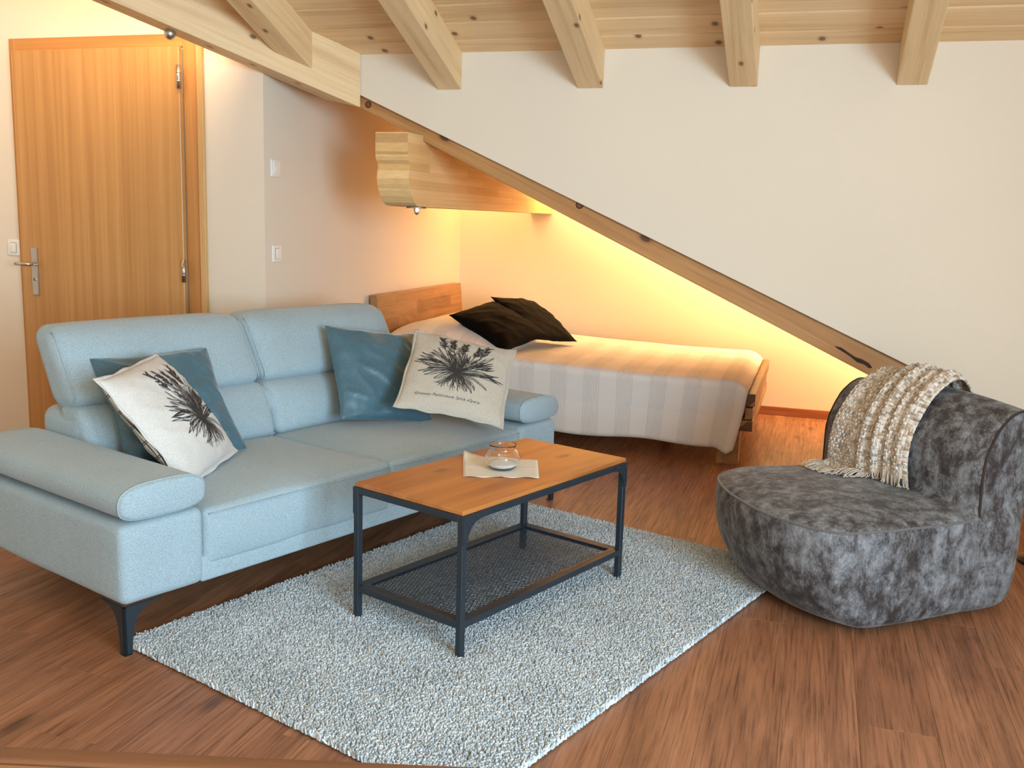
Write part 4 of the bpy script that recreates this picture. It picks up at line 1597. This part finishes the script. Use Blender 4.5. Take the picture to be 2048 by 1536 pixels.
loft([low_ring(.018, .86, .095), low_ring(.024, .915, .095), low_ring(.045, .958, .08), low_ring(.085, .982, .055), low_ring(.15, .995, .026), low_ring(.22, 1.0, .008), low_ring(.30, 1.0, 0),
      ring_at(.352, .002, .002), ring_at(.366, .012, .012), shrink(.376, .92), shrink(.392, .75), shrink(.402, .5), shrink(.405, .2)])
# backrest: closed section swept along the back line
P_near, P_far = np.array([.515, .06]), np.array([.335, .755])
bl_d = (P_far - P_near) / np.linalg.norm(P_far - P_near)
bl_n = np.array([bl_d[1], -bl_d[0]])
if bl_n[0] < 0: bl_n = -bl_n
sec = [(.10, .29), (.0, .31), (-.004, .40), (-.006, .50), (.004, .57), (.03, .625), (.068, .675), (.115, .708), (.165, .722), (.205, .712), (.230, .675), (.238, .60), (.236, .5), (.230, .40), (.222, .33), (.16, .29)]


def sec_pt(t_, o_, z_):
    Lb = np.linalg.norm(P_far - P_near)
    bulge = -.045 * (1 - (2 * t_ - 1) ** 4) * (1 if o_ < .12 else 0) * math.sin(math.pi * min(1, max(0, (z_ - .30) / .44))) if z_ > .3 else 0
    arch = .030 * (1 - (2 * t_ - 1) ** 2) * max(0, (z_ - .5) / .22)
    q = P_near + bl_d * Lb * t_ + bl_n * (o_ + bulge)
    return cl(q[0], q[1], z_ + arch)


loft([[sec_pt(t_, o_, z_) for o_, z_ in sec] for t_ in np.linspace(0.0, 1.0, 15)])
bmesh.ops.recalc_face_normals(bm, faces=bm.faces)
body = from_bm('upholstered_body', bm, M['velvet'], chair, True)
rm = body.modifiers.new('remesh', 'REMESH'); rm.mode = 'VOXEL'; rm.voxel_size = .011; rm.use_smooth_shade = True
smo = body.modifiers.new('smooth', 'SMOOTH'); smo.factor = .5; smo.iterations = 7
bpy.context.view_layer.update()
dg = bpy.context.evaluated_depsgraph_get()
me_e = bpy.data.meshes.new_from_object(body.evaluated_get(dg))
body.modifiers.clear()
old = body.data
body.data = me_e
me_e.polygons.foreach_set('use_smooth', [True] * len(me_e.polygons))
if not me_e.materials: me_e.materials.append(M['velvet'])
bvh = BVHTree.FromPolygons([v.co.copy() for v in me_e.vertices], [tuple(p.vertices) for p in me_e.polygons])


def snap(p, off):
    loc, nr, _, _ = bvh.find_nearest(Vector(p))
    return loc + nr * off


# piping along the seat edge and up both sides of the back
seat_path = [ring_at(.362, .004, .004)[i_ % nO] for i_ in range(0, nO)]
# start at the near side of the back, run round the front to the far side
i_near = min(range(nO), key=lambda i_: np.hypot(*(OL[i_] - np.array([.505, .045]))))
i_far = min(range(nO), key=lambda i_: np.hypot(*(OL[i_] - np.array([.335, .785]))))
order = []
i_ = i_near
while True:
    order.append(i_)
    if i_ == i_far: break
    i_ = (i_ + 1) % nO
tube('seat_piping', [snap(seat_path[i_], .001) for i_ in order], .0048, M['piping'], chair, 8)
for t_, nm in ((0.0, 'back_piping'), (1.0, 'back_piping')):
    pth = [snap(sec_pt(t_, o_, z_), .001) for o_, z_ in catmull([(-.002, .365)] + [s_ for s_ in sec[2:11]], 4, False)]
    tube(nm, pth, .0048, M['piping_dark'], chair, 8)
bm = bmesh.new()
bmesh.ops.create_cone(bm, segments=32, radius1=.20, radius2=.20, depth=.028, cap_ends=True, matrix=Matrix.Translation((.06, .02, .014)))
from_bm('plinth', bm, plain('black_plinth', srgb(18, 16, 15), .7), chair)

# ================================================================ THROW BLANKET
def throw_mat():
    t = NT('basket_weave_wool')
    tc = t.add('ShaderNodeTexCoord')
    CU, CV = .019, .0115
    sx_ = t.add('ShaderNodeSeparateXYZ'); t.lk(tc.outputs['UV'], sx_.inputs[0])

    def m1(op, a_, b_=None):
        nd = t.add('ShaderNodeMath', _operation=op)
        for k_, v_ in enumerate((a_, b_)):
            if v_ is None: continue
            if hasattr(v_, 'links'): t.lk(v_, nd.inputs[k_])
            else: nd.inputs[k_].default_value = v_
        return nd.outputs[0]
    iu = m1('FLOOR', m1('DIVIDE', sx_.outputs['X'], CU)); iv = m1('FLOOR', m1('DIVIDE', sx_.outputs['Y'], CV))
    par = m1('PINGPONG', m1('ADD', iu, iv), 1.0)

    def yarn(i_, along, seed):
        cb_ = t.add('ShaderNodeCombineXYZ')
        t.lk(m1('ADD', m1('MULTIPLY', i_, 3.7), seed), cb_.inputs['X'])
        t.lk(m1('MULTIPLY', along, 14.0), cb_.inputs['Y'])
        return t.ramp(t.noise(cb_.outputs[0], 2.3, 3, .7), [(.32, srgb(128, 134, 130)), (.40, srgb(206, 180, 152)), (.47, srgb(244, 240, 234)), (.54, srgb(190, 160, 130)), (.61, srgb(136, 138, 132)), (.70, srgb(236, 228, 216))])
    c1 = t.mix(par, yarn(iu, sx_.outputs['Y'], 0.0), yarn(iv, sx_.outputs['X'], 91.0))
    nz = t.noise(tc.outputs['UV'], 700, 2, .6)
    c = t.mix(.6, c1, t.ramp(nz, [(.3, (.5, .5, .5)), (.65, (1.05, 1.05, 1.05))]), 'MULTIPLY')
    t.col(c)
    t.bump(nz, .5, .003)
    return t.set(Roughness=.95, Sheen__Weight=.2)


M['throw'] = throw_mat()
M['fringe'] = fabric('cream_fringe', srgb(228, 216, 200), srgb(190, 174, 156), 300, .3, .1, 6)
# length profile across the back (o, z) from behind, over the top, down the front and onto the seat
prof2 = [(.258, .47), (.262, .56), (.256, .64), (.240, .700), (.205, .738), (.165, .750), (.115, .737), (.062, .702), (.020, .650), (-.012, .585), (-.026, .515), (-.030, .45), (-.036, .418), (-.065, .408), (-.115, .406)]
pp = np.array(catmull(prof2, 10, False))
seg = np.r_[0, np.cumsum(np.linalg.norm(np.diff(pp, axis=0), axis=1))]
TL_ = seg[-1]
NA, NB = 210, 300
Vt, Ft, UVt = [], [], []


def fold(a_):
    """sideways position and lift of the cloth for material coordinate a_ in 0..1 (0 = near side, bunched; 1 = far side)"""
    t0, t1 = .33, .87
    k_ = a_ ** .8
    lift = 0.0
    lift += .030 * math.exp(-((a_ - .52) / .05) ** 2)
    lift += .026 * math.exp(-((a_ - .34) / .045) ** 2)
    lift += .022 * math.exp(-((a_ - .20) / .04) ** 2)
    lift += .016 * math.exp(-((a_ - .07) / .04) ** 2)
    lift += .006 * math.sin(a_ * 21)
    return t0 + (t1 - t0) * k_, lift


for i_ in range(NA + 1):
    a_ = i_ / NA
    tt, lf = fold(a_)
    for j_ in range(NB + 1):
        b_ = j_ / NB
        s_len = .0 + b_ * (TL_ - .10 * (1 - a_) - .035 * math.sin(a_ * 7))
        o_ = np.interp(s_len, seg, pp[:, 0]); z_ = np.interp(s_len, seg, pp[:, 1])
        ds = .01
        o2, z2 = np.interp(min(TL_, s_len + ds), seg, pp[:, 0]), np.interp(min(TL_, s_len + ds), seg, pp[:, 1])
        o1, z1 = np.interp(max(0, s_len - ds), seg, pp[:, 0]), np.interp(max(0, s_len - ds), seg, pp[:, 1])
        tx, tz = o2 - o1, z2 - z1
        ln = math.hypot(tx, tz) + 1e-9
        nx_, nz_ = -tz / ln, tx / ln             # normal in the section plane
        # outward is up/forward: flip if it points into the chair
        if nx_ * (o_ - .12) + nz_ * (z_ - .5) < 0: nx_, nz_ = -nx_, -nz_
        if b_ > .86 and nz_ < 0: nx_, nz_ = -nx_, -nz_
        lift = .006 + lf * (0.55 + .45 * math.sin(math.pi * min(1, b_ * 1.1))) + .005 * noise.noise(Vector((a_ * 5, b_ * 6, 2.2)))
        ua, vb = a_ * .78, s_len
        ci, cj = math.floor(ua / .019), math.floor(vb / .0115)
        fu, fv = ua / .019 - ci, vb / .0115 - cj
        weave = (math.sin(math.pi * fu) * math.sin(math.pi * fv)) ** .7
        lift += .0055 * weave * (1 if (ci + cj) % 2 == 0 else .55)
        # the hem is fuller at the seat: spread sideways towards the far side
        t_side = tt + .02 * math.sin(b_ * 3 + a_ * 4) - .10 * (1 - b_) * (a_ - .5) * .6 + .03 * (b_ - .5) * (1 if a_ > .5 else .4)
        base_p = np.array(sec_pt(t_side, o_, z_))
        # follow the bulge of the panel smoothly on both sides of the section
        q = base_p + np.array([bl_n[0] * nx_ * lift, bl_n[1] * nx_ * lift, nz_ * lift])
        Vt.append(q)
        UVt.append((ua, vb))
Vt = np.array(Vt)
# keep the cloth outside the upholstery
for k_ in range(len(Vt)):
    loc, nr, _, dist = bvh.find_nearest(Vector(Vt[k_]))
    d_ = (Vector(Vt[k_]) - loc).dot(nr)
    if d_ < .005:
        Vt[k_] = np.array(loc + nr * .005)
for i_ in range(NA):
    for j_ in range(NB):
        a_ = i_ * (NB + 1) + j_
        Ft.append((a_, a_ + NB + 1, a_ + NB + 2, a_ + 1))
throw = empty('throw_blanket')
throw.matrix_world = chair_m
tag(throw, 'cream and tan basket-weave wool throw with fringe draped over the lounge chair back', 'blanket')
cl_o = mesh('woven_cloth', Vt, Ft, M['throw'], throw, True)
ul = cl_o.data.uv_layers.new(name='UVMap')
for lp in cl_o.data.loops:
    ul.data[lp.index].uv = UVt[lp.vertex_index]
sm = cl_o.modifiers.new('solid', 'SOLIDIFY'); sm.thickness = .006; sm.offset = -1
# fringe
bm = bmesh.new()
RF = random.Random(3)
for k_ in range(150):
    fa = k_ / 149 * NA
    i_ = min(NA, int(fa))
    p = Vector(Vt[i_ * (NB + 1) + NB]); p0 = Vector(Vt[i_ * (NB + 1) + NB - 7])
    d_ = (p - p0).normalized()
    pth = [p0]
    ln = RF.uniform(.045, .075)
    side = Vector((RF.uniform(-.5, .5), RF.uniform(-.5, .5), RF.uniform(-.1, .5)))
    cur = p.copy()
    for s_ in range(6):
        cur = cur + (d_ + side * (.25 + s_ * .12) + Vector((0, 0, -.18 * s_))).normalized() * ln / 6
        loc, nr, _, _ = bvh.find_nearest(cur)
        dd = (cur - loc).dot(nr)
        if dd < .004: cur = loc + nr * RF.uniform(.004, .009)
        pth.append(cur.copy())
    tube('x', pth, [.0021] * 6 + [.0012], None, None, 5, True, bm)
fr = from_bm('fringe', bm, M['fringe'], throw, True)
tag(fr, kind='stuff')

# ================================================================ FLOOR LAMP (foot shows beside the chair)
lamp = empty('floor_lamp', (.985, 4.215, 0))
tag(lamp, 'black floor lamp with round foot standing behind the lounge chair', 'lamp')
M['black'] = plain('black_lacquer', srgb(20, 19, 19), .5)
lathe('foot', [(.117, 0), (.12, .004), (.12, .011), (.115, .016), (.03, .019), (.016, .024)], M['black'], lamp, 40)
tube('pole', [(0, 0, .02), (0, 0, 1.60)], .011, M['black'], lamp, 12)
lathe('shade', [(.07, 1.57), (.10, 1.80), (.098, 1.80), (.068, 1.572)], M['white_plastic'], lamp, 32)

# ================================================================ DINING TABLE IN THE FOREGROUND (its edge crosses the bottom of the view)
ang = math.atan2(.879 - .73, -.245 + .77)
dt = empty('dining_table', (-.245, .879, 0), ang)
tag(dt, 'brown wooden dining table whose rounded edge crosses the foreground', 'table')
M['table_wood'] = wood('brown_table_oak', srgb(126, 82, 54), srgb(110, 70, 44), srgb(88, 54, 33), (1.0, 16, 16), knots=False, rough=.45, var=.02)
M['table_light'] = wood('light_table_oak', srgb(190, 136, 88), srgb(174, 120, 74), srgb(150, 98, 58), (1.0, 16, 16), knots=False, rough=.45, var=.02)
rbox('edge_rail', (-1.7, -.03, .722), (.32, 0.0, .751), .006, M['table_wood'], dt, (3, 1, 1), 3)
rbox('table_board', (-1.7, -.62, .724), (.32, -.031, .7495), .004, M['table_light'], dt, (3, 2, 1), 2)
for (lx, ly) in ((.25, -.09), (-1.66, -.09), (.25, -.60), (-1.66, -.60)):
    box('leg', lx - .03, lx + .03, ly - .0, ly + .06, 0, .723, M['table_wood'], dt, .004)
